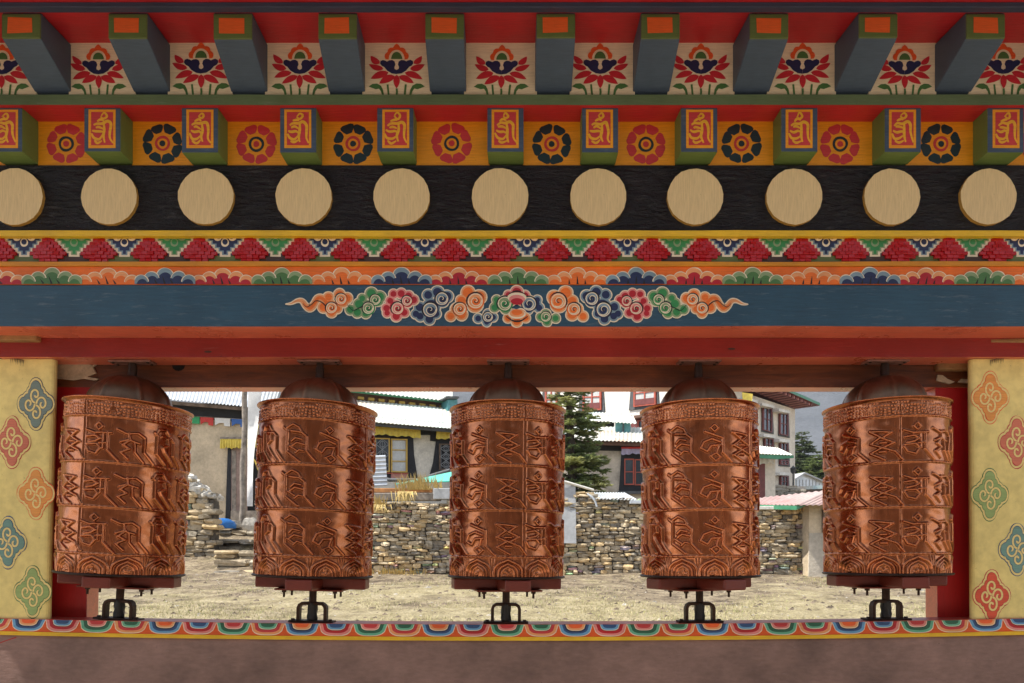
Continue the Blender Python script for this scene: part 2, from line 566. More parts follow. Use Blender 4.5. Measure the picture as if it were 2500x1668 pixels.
def lotus(br, cx, by, k):
    """lotus on its stems; k photo pixels per drawing unit, by = bottom edge"""
    k *= random.uniform(.97, 1.03); ln = random.uniform(-.03, .03); cx += random.uniform(-1.5, 1.5)
    T = lambda u, v: (cx + u * k + ln * v * k, by - v * k)
    J = lambda: random.uniform(-5, 5)
    for sg in (-1, 1):
        br.line([T(sg * x, y) for x, y in spline([(60, 70), (57, 40), (53, 0)], 4)], 13 * k, 'leaf_green')
        br.fill([T(sg * x, y) for x, y in [(185, 56), (160, 74), (130, 76), (104, 62), (90, 36), (83, 0), (97, 0), (103, 24), (116, 42), (138, 38), (160, 46)]], 'leaf_green')
        for b, t, wd, bd in (((-14, 124), (-110, 74), 46, 5), ((-54, 148), (-168, 106), 44, 6), ((-88, 170), (-184, 210), 40, -7), ((-112, 206), (-168, 264), 40, -8)):
            br.leaf(T(sg * b[0], b[1]), T(sg * (t[0] + J()), t[1] + J()), (wd + J() * .7) * k, 'lotus_red', bd * k * sg)
        half = [(0, 137), (32, 142), (62, 160), (82, 184), (98, 192), (110, 208), (106, 224), (90, 231), (74, 226), (64, 220), (50, 228), (30, 230), (14, 220), (8, 200), (15, 184), (14, 172), (0, 164)]
        br.fill([T(sg * x, y) for x, y in half], 'navy')
    br.line([T(0, 42), T(2, 20), T(0, 0)], 13 * k, 'leaf_green')
    br.leaf(T(0, 132), T(0, 42), 42 * k, 'lotus_red')
    br.fill([T(37 * math.cos(R(a)), 236 + 46 * math.sin(R(a))) for a in range(0, 181, 15)], 'leaf_green')
    o, n = [], []
    for j in range(0, 49):
        a = R(-4 + 188 * j / 48)
        rr = 74 + 9 * abs(math.sin(j / 48 * math.pi * 5)) + 14 * max(0, 1 - abs(j - 24) / 5)
        o.append(T(rr * .98 * math.cos(a), 240 + rr * math.sin(a)))
        n.append(T(52 * math.cos(a), 236 + 60 * math.sin(a)))
    i0 = len(br.mb.v); br.h += br.dh
    br.mb.add([br.to(p) for p in o] + [br.to(p) for p in n], [(j, j + 49, j + 50, j + 1) for j in range(48)], 'orange')

off = [(-7 if i < 6 else 0) for i in range(14)]
mot = [-235, 5, 243, 490.5, 730, 969, 1223.4, 1466, 1710, 1959, 2207.5, 2450, 2690]
for i, cx in enumerate(mot):
    xa, xb_ = raf_b2[i] + 40, raf_b2[i + 1] - 40
    mb = MB()
    mb.box(px2x(xa, YB), px2x(xb_, YB), YB, YB + .03, py2z(236, YB), zb + .004, 'plaster_white')
    br = Brush(mb, YB, wob=.5, clip=(xa - 4, xb_ + 4, 40, 236))
    lotus(br, cx, 232.5, .372)
    mb.build('lotus_panel', pav)

# green ledge, lower soffit, flower panels, projecting blocks
mb = MB()
wavy_bar(mb, -XE, XE, 2.272, 2.42, py2z(258, 2.275), py2z(232.5, 2.275), 'strip_green', {0: 'soffit_red'}, .002, 1)
mb.build('ledge_board', pav)
YP, YQ = 2.36, 2.287
blk_f = [-238, 10, 250, 488, 728, 965, 1234, 1465, 1707, 1951.6, 2204, 2455, 2700]
blk_b = [-188, 52, 282, 514, 744, 975, 1236, 1459, 1688.6, 1930, 2170.8, 2418, 2655]
def om_mark(br, cx, cy, tilt):
    k = .383
    def T(u, v):
        return (cx + (u + v * tilt) * k, cy - v * k)
    J = lambda: random.uniform(-4.5, 4.5)
    S = lambda pts, w: br.line([T(*p) for p in spline([(x + J(), y + J()) for x, y in pts], 5)], w * k, 'glyph_gold', lambda t: .65 + .5 * math.sin(math.pi * min(t * 1.1, 1)))
    S([(-12, 78), (6, 62), (24, 80), (6, 98), (-12, 78)], 13)
    S([(-34, 46), (-10, 58), (8, 50)], 14)
    S([(-52, 20), (-30, 34), (4, 30), (34, 42), (52, 24), (54, -20), (58, -62), (74, -92)], 17)
    S([(12, 34), (14, -10), (10, -50), (22, -88)], 16)
    S([(-42, 6), (-22, 10), (10, -2)], 14)
    S([(-60, -12), (-36, -22), (-8, -18), (10, -26)], 15)
    S([(-64, -30), (-50, -62), (-18, -66), (6, -44)], 15)
    S([(-46, -78), (-20, -92), (8, -76)], 14)
for i, (a, b) in enumerate(zip(blk_f, blk_b)):
    xf, xb = px2x(a, YQ), px2x(b, YP)
    h = .0592
    z0, z1 = py2z(371 + random.uniform(-1.5, 1.5), YQ), py2z(258, 2.275) - .0005
    mb = MB()
    mb.hexa([(xf - h, YQ, z0), (xf + h, YQ, z0), (xb + h, YP + .03, z0), (xb - h, YP + .03, z0),
             (xf - h, YQ, z1), (xf + h, YQ, z1), (xb + h, YP + .03, z1), (xb - h, YP + .03, z1)], 'block_green', {2: 'frame_blue'})
    br = Brush(mb, YQ, wob=.7)
    ox = random.uniform(-1.5, 1.5)
    br.rect(a - 33 + ox, 268, a + 33 + ox, 362, 'marigold')
    br.rect(a - 26.5 + ox, 274, a + 27 + ox, 355, 'flower_red')
    om_mark(br, a + ox, 314, random.uniform(-.03, .06))
    mb.build('rafter_block', pav, at=(xb, YP, z0))

def flower(br, cx, cy, red):
    tw = random.uniform(-4, 4)
    A, B = ('flower_red', 'night_green') if red else ('night_green', 'flower_red')
    for k in range(8):
        a = R(22.5 + 45 * k + random.uniform(-2.2, 2.2) + tw)
        zz = random.uniform(.94, 1.05)
        up, dn = [], []
        for q, ww in ((26.5, 7), (33, 12.5), (40, 16.5), (45, 15.5), (48.5, 10)):
            ww *= zz; q = q if q < 30 else q * (.5 + .5 * zz)
            up.append((cx + q * math.cos(a) - ww * math.sin(a), cy + q * math.sin(a) + ww * math.cos(a)))
            dn.append((cx + q * math.cos(a) + ww * math.sin(a), cy + q * math.sin(a) - ww * math.cos(a)))
        br.fill(up + dn[::-1], A)
    br.circle(cx, cy, 18.7, B)
    br.circle(cx, cy, 12.6, 'marigold')
    br.circle(cx, cy, 7.4, A)
flo = [(-80, 1), (162, 0 + 1), (397, 0), (626, 1), (862, 0), (1103, 1), (1347, 0), (1577, 1), (1810, 0), (2051, 1), (2297, 0), (2540, 1)]
for i, (cx, red) in enumerate(flo):
    mb = MB()
    xa, xb_ = blk_b[i] + 41, blk_b[i + 1] - 41
    mb.box(px2x(xa, YP), px2x(xb_, YP), YP, YP + .02, py2z(405, YP), py2z(285, YP), 'marigold')
    br = Brush(mb, YP, wob=.8, clip=(xa - 4, xb_ + 4, 289, 404))
    flower(br, cx, 352 + random.uniform(-1.5, 1.5), red)
    mb.build('flower_panel', pav, label=('yellow panel painted with a red eight petalled flower' if red else 'yellow panel painted with a dark blue eight petalled flower'))

# black frieze with cream discs
YK = 2.352
mb = MB()
mb.box(-XE, XE, YK, 2.40, py2z(564, YK), py2z(404, YK), 'frieze_black')
br = Brush(mb, YK, wob=.3)
for q in (292, 1290, 1523, 1925): br.line([(q, 405), (q + .8, 480), (q - .4, 563)], 1.3, 'ink')
mb.build('black_frieze', pav)
for i, cx in enumerate([-204, 35, 266, 502, 741, 980, 1221, 1460.6, 1697.7, 1939.7, 2178, 2413.9, 2655]):
    mb = MB()
    Y0 = YK - .013
    r0 = 69 + random.uniform(-.6, .6)
    n = 22
    ph = random.random()
    rs = [r0 * (1 + random.uniform(-.012, .010)) for _ in range(n)]
    fr, bk = [], []
    for k in range(n):
        a = 2 * math.pi * (k + ph) / n
        p = P(cx + rs[k] * math.cos(a), 480 - rs[k] * math.sin(a), Y0)
        fr.append((p.x, Y0, p.z)); bk.append((p.x, YK + .002, p.z))
    mb.face(fr, 'disc_cream')
    mb.add(fr + bk, [(k, k + n, (k + 1) % n + n, (k + 1) % n) for k in range(n)], 'disc_edge')
    o = mb.build('frieze_disc', pav, bevel=.0015)
mb = MB()
wavy_bar(mb, -XE, XE, 2.342, 2.40, py2z(577, 2.342), py2z(563, 2.342), 'gold_yellow', None, .0022, 2)
mb.build('yellow_moulding', pav)

# stepped brick band
YD = 2.362
DX = [612, 734, 853, 974, 1100.5, 1224, 1350, 1471, 1592, 1714, 1837, 1957, 2075.5, 2196, 2315, 2433]
DX = [120 - 121.5 * 3, 120 - 121.5 * 2, -1.5, 120, 243, 365, 487.5] + DX + [2555, 2676]
mb = MB()
mb.box(-XE, XE, YD, 2.40, py2z(641, YD), py2z(574, YD), 'navy')
def steps(br, cx, half, y0, y1, n, mat, ins=0):
    """stepped triangle pointing down"""
    L = []
    for i in range(n):
        q = half * (1 - i / n) + 4 - ins
        ya = y0 if i == 0 else y0 + (y1 - y0) * i / n - ins * .7
        yb = y0 + (y1 - y0) * (i + 1) / n - ins * .7
        L += [(q, ya), (q, yb)]
    if L[-1][0] <= 0: L = [p for p in L if p[0] > 0]
    br.fill([(cx + x, y) for x, y in L] + [(cx - x, y) for x, y in L[::-1]], mat)
for i in range(len(DX) - 1):
    c = (DX[i] + DX[i + 1]) / 2
    blue = (i % 2 == 0)
    br = Brush(mb, YD, h0=.0004 + .0008 * (i % 2), wob=.5)
    hw = (DX[i + 1] - DX[i]) / 2
    br.fill([(DX[i], 632), (c - 14, 624), (c + 14, 624), (DX[i + 1], 632), (DX[i + 1], 641), (DX[i], 641)], 'olive' if blue else 'umber')
    steps(br, c, hw - 10, 576, 627, 6, 'cream', -.5)
    steps(br, c, hw - 10, 576, 627, 6, 'pale_blue' if blue else 'pale_green', 5.4)
    steps(br, c, hw - 10, 576, 627, 6, 'navy' if blue else 'emerald', 9.0)
    for (u, v, rx, ry) in ((-18, 581, 9.5, 8), (18, 581, 9.5, 8), (0, 593, 9.5, 10.5)):
        br.circle(c + u, v, rx, 'cream' if blue else 'pale_green', ry, 14)
        br.circle(c + u * .86, v - 2, rx * .72, 'navy' if blue else 'emerald', ry * .66, 12)
    br.circle(c, 577, 8, 'cream', 7, 14); br.circle(c, 577, 5.4, 'mid_blue' if blue else 'emerald', 4.6, 12); br.circle(c, 577, 2.6, 'cream', 2.4, 10)
mb.build('stepped_band', pav)
for cx in DX[1:-1]:
    mb = MB()
    rows = [1, 2, 3, 4, 5, 6, 5, 3, 1]
    for r_, cnt in enumerate(rows):
        y0 = 576 + r_ * 8.1; y1 = y0 + 8.3
        bw = 14.7
        for k in range(cnt):
            u = (k - (cnt - 1) / 2) * bw
            e = min(k, cnt - 1 - k)
            depth = .004 + .0022 * e + .0010 * min(r_, 8 - r_) + random.uniform(0, .0022)
            a = P(cx + u - bw / 2 + .3, y0 if r_ else 577, YD); b = P(cx + u + bw / 2 - .3, y1, YD)
            sk = random.uniform(-.0008, .0008)
            tz = random.uniform(0, .003)
            mb.hexa([(a.x, YD - depth + sk - tz, b.z), (b.x, YD - depth - sk - tz, b.z), (b.x, YD + .002, b.z), (a.x, YD + .002, b.z),
                     (a.x, YD - depth + sk, a.z), (b.x, YD - depth - sk, a.z), (b.x, YD + .002, a.z), (a.x, YD + .002, a.z)], 'brick_red')
    mb.build('brick_diamond', pav, bevel=.0009, seg=1)

# orange band with painted cloud scallops
YS = 2.353
mb = MB()
wavy_bar(mb, -XE, XE, YS - .005, 2.40, py2z(651, YS), py2z(641, YS) + .001, 'ochre', None, .002, 6)
mb.box(-XE, XE, YS, 2.40, py2z(695, YS), py2z(651, YS) - .0003, 'band_orange')
SX = [128, 264, 404, 544, 689, 834, 981, 1120, 1265, 1410, 1553, 1694.5, 1837, 1980, 2123, 2260, 2402]
SX = [128 - 142 * 3, 128 - 284, -14] + SX + [2544, 2686, 2828]
cols = [('leaf_green', 'pale_green'), ('scallop_orange', 'peach'), ('navy', 'pale_blue'), ('crimson', 'peach')]
for i, cx in enumerate(SX):
    D, Lc = cols[(i - 3) % 4]
    br = Brush(mb, YS, h0=.0004 + .0021 * (i % 2), wob=.4, clip=(cx - 74, cx + 74, 640, 694.6))
    sh = random.uniform(-1, 1)
    for (u, v, r_) in ((0, 676 + sh, 21), (-33, 683, 18), (33, 682, 18), (-58, 690, 17), (58, 690, 17)):
        s_ = 1 if u > 0 else -1
        br.circle(cx + u, v, r_ + 1.8, 'cream')
        br.circle(cx + u, v, r_, Lc)
        br.circle(cx + u * .96, v + 6, r_ * .80, D)
    br.fill([(cx - 52, 694.6), (cx - 30, 684), (cx, 676), (cx + 30, 684), (cx + 52, 694.6)], D)
    for u, hh in ((-20, 12), (0, 20), (19, 11)):
        lean = (1250 - cx) / 1250 * -7
        br.line([(cx + u, 694.4), (cx + u + lean * .6 - 1, 694 - hh * .6), (cx + u + lean - 2, 694 - hh)], 5, 'ink', lambda t: 1.02 - t)
mb.build('scalloped_band', pav)

# blue beam with the cloud scroll
YBB = 2.355
mb = MB()
zt_, zb_ = py2z(694, YBB), py2z(797, YBB)
wavy_bar(mb, -XE, XE, YBB, 2.64, zb_, zt_ - .003, 'beam_blue', {0: 'bounce_lit_red'}, .0024, 4)
Z = 3.357
def Q(p, mir): 
    x, y = p
    if mir: x = 2 * 2222 - x
    return (600 + x / Z, 530 + y / Z)
br = Brush(mb, YBB, h0=.0004, dh=.00003, wob=.35)
NC = [0]
def cloud(lobes, D, Lc, mir, spirals, tail=None):
    NC[0] += 1; br.h = .0004 + .0022 * (NC[0] % 2)
    pts = [(Q((x, y), mir), r_ / Z) for x, y, r_ in lobes]
    if tail: tl = [Q(p, mir) for p in spline(tail, 5)]
    def tail_fill(grow, mat):
        c = tl[3:] if grow < -5 else tl
        br.line(c, 1.0, mat, lambda t: max(.3, 2 * grow + 21.5 * min(1, .10 + 1.5 * t ** .8)) * (1 if t < .98 else .9))
    for g, mat in ((0, 'cream'), (-2.6, Lc), (-6.8, D)):
        if tail: tail_fill(g, mat)
        for (p, r_) in pts: br.circle(p[0], p[1], r_ + g + 1.5, mat, n=18)
    for (x, y, r_) in spirals:
        c = Q((x, y), mir); r_ /= Z
        sg = -1 if mir else 1
        a0 = R(205) if not mir else R(-25)
        br.circle(c[0], c[1], r_ * 1.22, 'ink', n=18)
        br.circle(c[0] + 1.2 * sg, c[1] + 1.6, r_ * 1.12, D, n=18)
        br.circle(c[0], c[1], r_, 'cream', n=18)
        br.circle(c[0], c[1], r_ * .86, Lc, n=18)
        br.circle(c[0] + sg * r_ * .12, c[1] + r_ * .1, r_ * .56, D, n=16)
        br.line(bez_spiral(c[0], c[1], r_ * .80, 1.25, a0 + R(150), sg), 2.0, 'cream', lambda t: 1.1 - .3 * t)
        br.line(bez_spiral(c[0] + .8, c[1] + .8, r_ * .5, .9, a0 + R(40), sg), 2.4, 'ink', lambda t: .3 + t)
ORG, GRN, RED, NVY = ('scallop_orange', 'peach'), ('emerald', 'pale_green'), ('crimson', 'pink'), ('navy', 'pale_blue')
tail = [(325, 716), (372, 712), (425, 688), (464, 692), (496, 732), (530, 750), (562, 718), (590, 672), (625, 668), (668, 706)]
for mir in (0, 1):
    cloud([(2155, 645, 45), (2222, 618, 55), (2180, 690, 40)], *RED, mir, [])
    cloud([(2150, 830, 42), (2222, 858, 48), (2190, 800, 46)], *ORG, mir, [])
    cloud([(770, 638, 50), (832, 668, 48), (680, 660, 46), (800, 700, 48), (690, 735, 62), (640, 740, 52), (705, 785, 46), (755, 755, 40)], *ORG, mir, [(782, 675, 44), (704, 748, 44)], tail)
    cloud([(1030, 628, 54), (1100, 655, 52), (955, 668, 42), (1085, 690, 45), (1000, 740, 62), (985, 790, 45), (915, 782, 48), (858, 760, 46), (930, 715, 52)], *GRN, mir, [(1062, 680, 42), (1005, 748, 46)])
    cloud([(1275, 630, 46), (1212, 634, 42), (1335, 650, 46), (1376, 682, 46), (1330, 706, 42), (1225, 740, 62), (1155, 750, 44), (1160, 790, 40), (1235, 815, 48), (1300, 785, 45), (1185, 690, 42)], *RED, mir, [(1322, 690, 40), (1245, 752, 48)])
    cloud([(1572, 618, 55), (1650, 652, 54), (1495, 640, 50), (1610, 690, 55), (1520, 740, 78), (1395, 795, 44), (1505, 838, 50), (1430, 815, 46), (1560, 795, 44), (1425, 740, 50)], *NVY, mir, [(1608, 672, 52), (1512, 762, 58)])
    cloud([(1822, 622, 60), (1915, 660, 62), (1880, 720, 68), (1770, 690, 52), (1735, 760, 60), (1680, 815, 46), (1770, 802, 52)], *ORG, mir, [(1882, 690, 62), (1754, 756, 50)])
    cloud([(1985, 795, 42), (1905, 832, 42), (1975, 862, 40), (2028, 822, 40)], *(GRN if mir else NVY), mir, [(1985, 820, 40)])
    cloud([(2075, 712, 58), (2125, 690, 50), (2130, 755, 46), (2040, 745, 44), (2055, 680, 40)], *(NVY if mir else GRN), mir, [(2122, 712, 56)])
br.h = .0046
for dy, mat, ww in ((655, 'cream', 78), (668, 'pink', 66), (686, 'crimson', 50)):
    c = Q((2222, dy), 0); br.circle(c[0], c[1] + 3, ww / Z, mat, ww / Z * .55, 18)
for dy, mat, ww in ((800, 'cream', 72), (792, 'peach', 60), (785, 'scallop_orange', 44)):
    c = Q((2222, dy), 0); br.circle(c[0], c[1], ww / Z, mat, ww / Z * .55, 18)
br.line([Q(p, 0) for p in spline([(2130, 815), (2180, 850), (2222, 858), (2264, 850), (2314, 815)], 5)], 3.2, 'ink', lambda t: .3 + math.sin(math.pi * t))
br.line([Q(p, 0) for p in spline([(2150, 640), (2190, 618), (2222, 612), (2254, 618), (2294, 640)], 5)], 2.8, 'ink', lambda t: .3 + math.sin(math.pi * t))
for mir in (0, 1):
    br.line([Q(p, mir) for p in spline([(470, 712), (500, 742), (540, 722), (575, 692), (620, 700), (655, 730)], 5)], 2.6, 'ink', lambda t: .35 + .7 * t)
    br.line([Q(p, mir) for p in spline([(835, 722), (880, 770), (930, 750), (965, 735)], 5)], 2.6, 'ink', lambda t: .35 + .7 * t)
mb.build('blue_beam', pav)

# red hanger beam the wheels hang from, its raw end blocks, the lintel behind
mb = MB()
nn = 30
for i in range(nn):
    x0 = -1.832 + 3.676 * i / nn; x1 = -1.832 + 3.676 * (i + 1) / nn
    s0 = .0022 * mnoise.noise((x0 * 2.2, 3, 1)); s1 = .0022 * mnoise.noise((x1 * 2.2, 3, 1))
    ya, yb = 2.482, 2.585
    za = CZ + .6975 + (.004 if False else 0)
    mb.hexa([(x0, ya, za + s0), (x1, ya, za + s1), (x1, yb, za + s1), (x0, yb, za + s0),
             (x0, ya, zb_ - .0005), (x1, ya, zb_ - .0005), (x1, yb, zb_ - .0005), (x0, yb, zb_ - .0005)], 'beam_red', {0: 'bounce_lit_red'})
# knots and a check in the wood
for (px, py) in ((508, 859), (1786, 852)):
    q = P(px, py, 2.4815)
    mb.face([(q.x + .010 * math.cos(a) * 1.4, 2.4812, q.z + .004 * math.sin(a)) for a in [2 * math.pi * k / 9 for k in range(9)]], 'umber')
hanger = mb.build('hanger_beam', pav)
mb = MB()
mb.box(px2x(-60, 2.47), px2x(95, 2.47), 2.455, 2.52, py2z(834, 2.47), py2z(817, 2.47), 'raw_wood', {5: 'hole_shade'})
mb.build('wedge_block', pav, bevel=.004)
mb = MB()
mb.cyl((px2x(2425, 2.47), 2.49, py2z(830, 2.47)), (px2x(2580, 2.47), 2.49, py2z(828, 2.47)), .010, .013, 'raw_wood', 12)
mb.build('round_peg', pav)
mb = MB()
zl0, zl1 = py2z(945, 2.58), py2z(945, 2.58) + .125
mb.box(-2.2, 2.2, 2.588, 2.66, zl0, zl1, 'lintel_wood', {0: 'bounce_lit_red'})
q = P(436, 893, 2.5875)
mb.face([(q.x + .024 * math.cos(a), 2.5870, q.z + .020 * math.sin(a)) for a in [-2 * math.pi * k / 12 for k in range(12)]][::-1], 'hole_shade')
lintel = mb.build('lintel', pav, bevel=.003)
mb = MB()                                    # bare plaster left on the lintel by the side walls
def patch(pts, Y, mat, hh=.004):
    f = [P(x, y, Y) for x, y in pts]
    n = len(f)
    mb.add([(p.x, Y - hh, p.z) for p in f] + [(p.x, Y + .004, p.z) for p in f], [tuple(range(n))] + [(k, k + n, (k + 1) % n + n, (k + 1) % n) for k in range(n)], mat)
edge = [(100, 882), (100, 924), (150, 926), (180, 929), (205, 925), (232, 930), (243, 926), (214, 921), (236, 912), (228, 897), (237, 890), (225, 893), (215, 884), (212, 878)]
patch(edge, 2.585, 'bare_plaster')
mb.build('plaster_patch', pav)
mb = MB()
patch([(2288, 916), (2286, 930), (2318, 938), (2330, 933), (2312, 926), (2300, 917)], 2.585, 'bare_plaster')
patch([(2345, 926), (2338, 934), (2362, 936), (2362, 927)], 2.585, 'bare_plaster')
mb.build('plaster_patch', pav)
mb = MB()                                    # rough block above the right post
mb.box(px2x(2284, 2.58), px2x(2420, 2.58), 2.565, 2.64, py2z(906, 2.58), py2z(884, 2.58), 'raw_wood')
mb.build('wedge_block', pav, bevel=.008)

# red posts either side
def leanbox(mb, xa0, xa1, xb0, xb1, Y0, Y1, z0, z1, mat, mats=None):
    mb.hexa([(xa0, Y0, z0), (xa1, Y0, z0), (xa1, Y1, z0), (xa0, Y1, z0), (xb0, Y0, z1), (xb1, Y0, z1), (xb1, Y1, z1), (xb0, Y1, z1)], mat, mats)
zs = CZ - .264
for sg, xb_, xt_ in ((-1, px2x(208, 2.59), px2x(222, 2.59)), (1, px2x(2290, 2.59), px2x(2283, 2.59))):
    mb = MB()
    if sg < 0: leanbox(mb, xb_ - .25, xb_, xt_ - .25, xt_, 2.589, 2.664, zs - .3, zl0 - .0005 + (.012 if sg < 0 else 0), 'deep_red', {3: 'bounce_lit_red'})
    else: leanbox(mb, xb_, xb_ + .25, xt_, xt_ + .25, 2.589, 2.664, zs - .3, zl0 - .0005, 'deep_red', {5: 'bounce_lit_red'})
    mb.build('side_post', pav, bevel=.003)

# yellow side walls with cloud motifs
def pier_motif(br, cx, cy, rx, ry, D, line):
    lob = [(0, -.62, .33), (-.20, -.40, .27), (.20, -.40, .27), (0, .62, .33), (-.20, .40, .27), (.20, .40, .27),
           (-.62, 0, .33), (-.42, -.20, .26), (-.42, .20, .26), (.62, 0, .33), (.42, -.20, .26), (.42, .20, .26), (0, 0, .4)]
    for g, mat in ((.075, line), (.045, 'motif_cream'), (-.045, line), (-.068, D)):
        for u, v, q in lob:
            br.circle(cx + u * rx, cy + v * ry, (q + g) * rx, mat, (q + g) * ry * .96, 18)
    for k, (u, v) in enumerate(((0, -.34), (.34, 0), (0, .34), (-.34, 0))):
        sg = 1
        a0 = R(90 * k + 90)
        for wd, mat in ((6.6, line), (4.8, 'motif_cream')):
            br.line([(cx + u * rx + p * rx, cy + v * ry + q * ry) for p, q in bez_spiral(0, 0, .30, 1.2, a0, sg, 26, .12)], wd, mat)
for sg in (-1, 1):
    mb = MB()
    Yp = 2.503
    et, eb = (141, 125) if sg < 0 else (2362, 2367)
    xt_, xb_ = px2x(et, Yp), px2x(eb, Yp)
    zt2, zb2 = CZ + .6965, zs - .0008
    # rounded inner corner
    secs = []
    for z, xe in ((zb2, xb_), (zt2, xt_)):
        row = [(-sg * -1 * XE * 1.0, Yp, z)]
        row = [(sg * XE, Yp, z), (xe + sg * .03, Yp, z)]
        for k in range(1, 6):
            a = R(90 * k / 5)
            yy = Yp + .03 - .03 * math.cos(a); row.append(((xe + sg * (.03 - .03 * math.sin(a))) * yy / Yp, yy, z))
        row.append((xe * (Yp + .055) / Yp, Yp + .055, z)); row.append((sg * XE, Yp + .055, z))
        secs.append(row)
    n = len(secs[0])
    V = secs[0] + secs[1]
    fs = [(k, (k + 1) % n, n + (k + 1) % n, n + k) if sg < 0 else (n + k, n + (k + 1) % n, (k + 1) % n, k) for k in range(n)]
    for k, f in enumerate(fs):
        i0 = len(mb.v)
        mb.add([V[j] for j in f], [(0, 1, 2, 3)], 'pier_yellow', False)
    br = Brush(mb, Yp, h0=.0004, dh=.00004, wob=.6)
    mots = ([(88, 987, 'motif_slate', 'navy'), (30, 1080, 'motif_rose', 'flower_red'), (88, 1205, 'motif_orange', 'orange'), (20, 1325, 'motif_teal', 'mid_blue'), (80, 1445, 'motif_green', 'leaf_green')] if sg < 0 else
            [(2417, 971, 'motif_orange', 'orange'), (2482, 1080, 'motif_rose', 'flower_red'), (2416, 1208, 'motif_green', 'leaf_green'), (2483, 1342, 'motif_teal', 'mid_blue'), (2421, 1455, 'motif_red', 'flower_red')])
    for k, (cx, cy, D, ln) in enumerate(mots):
        br.h = .0004
        pier_motif(br, cx, cy, 46, 65, D, ln)
    if True:                                 # torn plaster and grass fibres under the beam end
        x0 = 28 if sg < 0 else 2448
        for k in range(16):
            u = x0 + k * 2.1 * (1 if sg < 0 else -1)
            br.line([(u, 871 + k * .6), (u + random.uniform(-2, 2), 884 + k * .5 + random.uniform(-6, 5))], 1.5, 'umber', lambda t: 1.1 - t)
    mb.build('side_wall', pav, label='yellow plastered side wall painted with coloured cloud medallions')

# sill: thick plank with lotus petal edge, and the plastered wall under it
def sag(x):                                  # the plank sags a little at mid span
    px = 1250 + x / 2.49 * FPX
    return -.0005 * 0 + (-(1 - ((px - 1250) / 1250) ** 2) * .021)
YL = 2.492
zs0 = CZ - (1510 - 1350) / FPX * YL          # height at the ends
mb = MB()
nn = 48
hh = 40 / FPX * YL
for i in range(nn):
    x0 = -XE + 2 * XE * i / nn; x1 = -XE + 2 * XE * (i + 1) / nn
    a, b = zs0 + sag(x0), zs0 + sag(x1)
    V = [(x0, YL, a - hh), (x1, YL, b - hh), (x1, 2.600, b - hh), (x0, 2.600, a - hh), (x0, YL, a), (x1, YL, b), (x1, 2.600, b), (x0, 2.600, a)]
    mb.hexa(V, 'sill_orange', {1: 'sill_red', 4: 'sill_red'})
def sy(px): return 1510 + (1 - ((px - 1250) / 1250) ** 2) * .021 * FPX / YL
pc = [('mid_blue', 'sky_blue', 'navy', 'orange', 'peach'), ('crimson', 'pink', 'crimson', 'mid_blue', 'sky_blue'), ('deep_green', 'mint', 'deep_green', 'flower_red', 'pink'), ('flower_red', 'peach', 'flower_red', 'deep_green', 'mint')]
for i in range(-4, 36):
    cx = 70.6 + i * 83.4
    A, B, Cc, D, E = pc[i % 4]
    br = Brush(mb, YL, h0=.0006 + .0006 * (i % 2), wob=.5)
    sk = (1250 - cx) / 1250 * 6
    def U(w_, h_, mat, n=14):
        t0 = sy(cx) + .6
        pts = []
        for k in range(n + 1):
            u = -1 + 2 * k / n
            y = (1 - abs(u) ** 3.2) ** (1 / 2.2)
            pts.append((cx + u * w_ / 2 - sk * (y * h_ / 30), sy(cx + u * w_ / 2) + .6 + y * h_))
        br.fill(pts, mat)
    U(84, 29.4, 'cream'); U(80.5, 27.6, B); U(67, 22.5, A); U(57, 18.5, Cc)
    U(51, 16.4, 'ink'); U(49, 15.4, 'cream'); U(46, 13.8, E); U(35, 9.5, D)
    # yellow lower edge
    pass
br = Brush(mb, YL, h0=.0022, wob=.3)
for i in range(60):
    xa = -300 + i * 52; xb2 = xa + 52
    br.mb.face([br.to((xa, sy(xa) + 40)), br.to((xb2, sy(xb2) + 40)), br.to((xb2, sy(xb2) + 31)), br.to((xa, sy(xa) + 31))], 'gold_yellow')
sill = mb.build('sill_plank', pav)
mb = MB()
for i in range(nn):
    x0 = -XE + 2 * XE * i / nn; x1 = -XE + 2 * XE * (i + 1) / nn
    a, b = zs0 + sag(x0) - hh - .0006, zs0 + sag(x1) - hh - .0006
    mb.hexa([(x0, YL + .006, -.3), (x1, YL + .006, -.3), (x1, 2.60, -.3), (x0, 2.60, -.3), (x0, YL + .006, a), (x1, YL + .006, b), (x1, 2.60, b), (x0, 2.60, a)], 'sill_wall')
br = Brush(mb, YL + .006, wob=0)
br.line([(-20, 1577), (10, 1566), (40, 1556)], 2.2, 'deep_red')
mb.build('parapet_wall', pav)
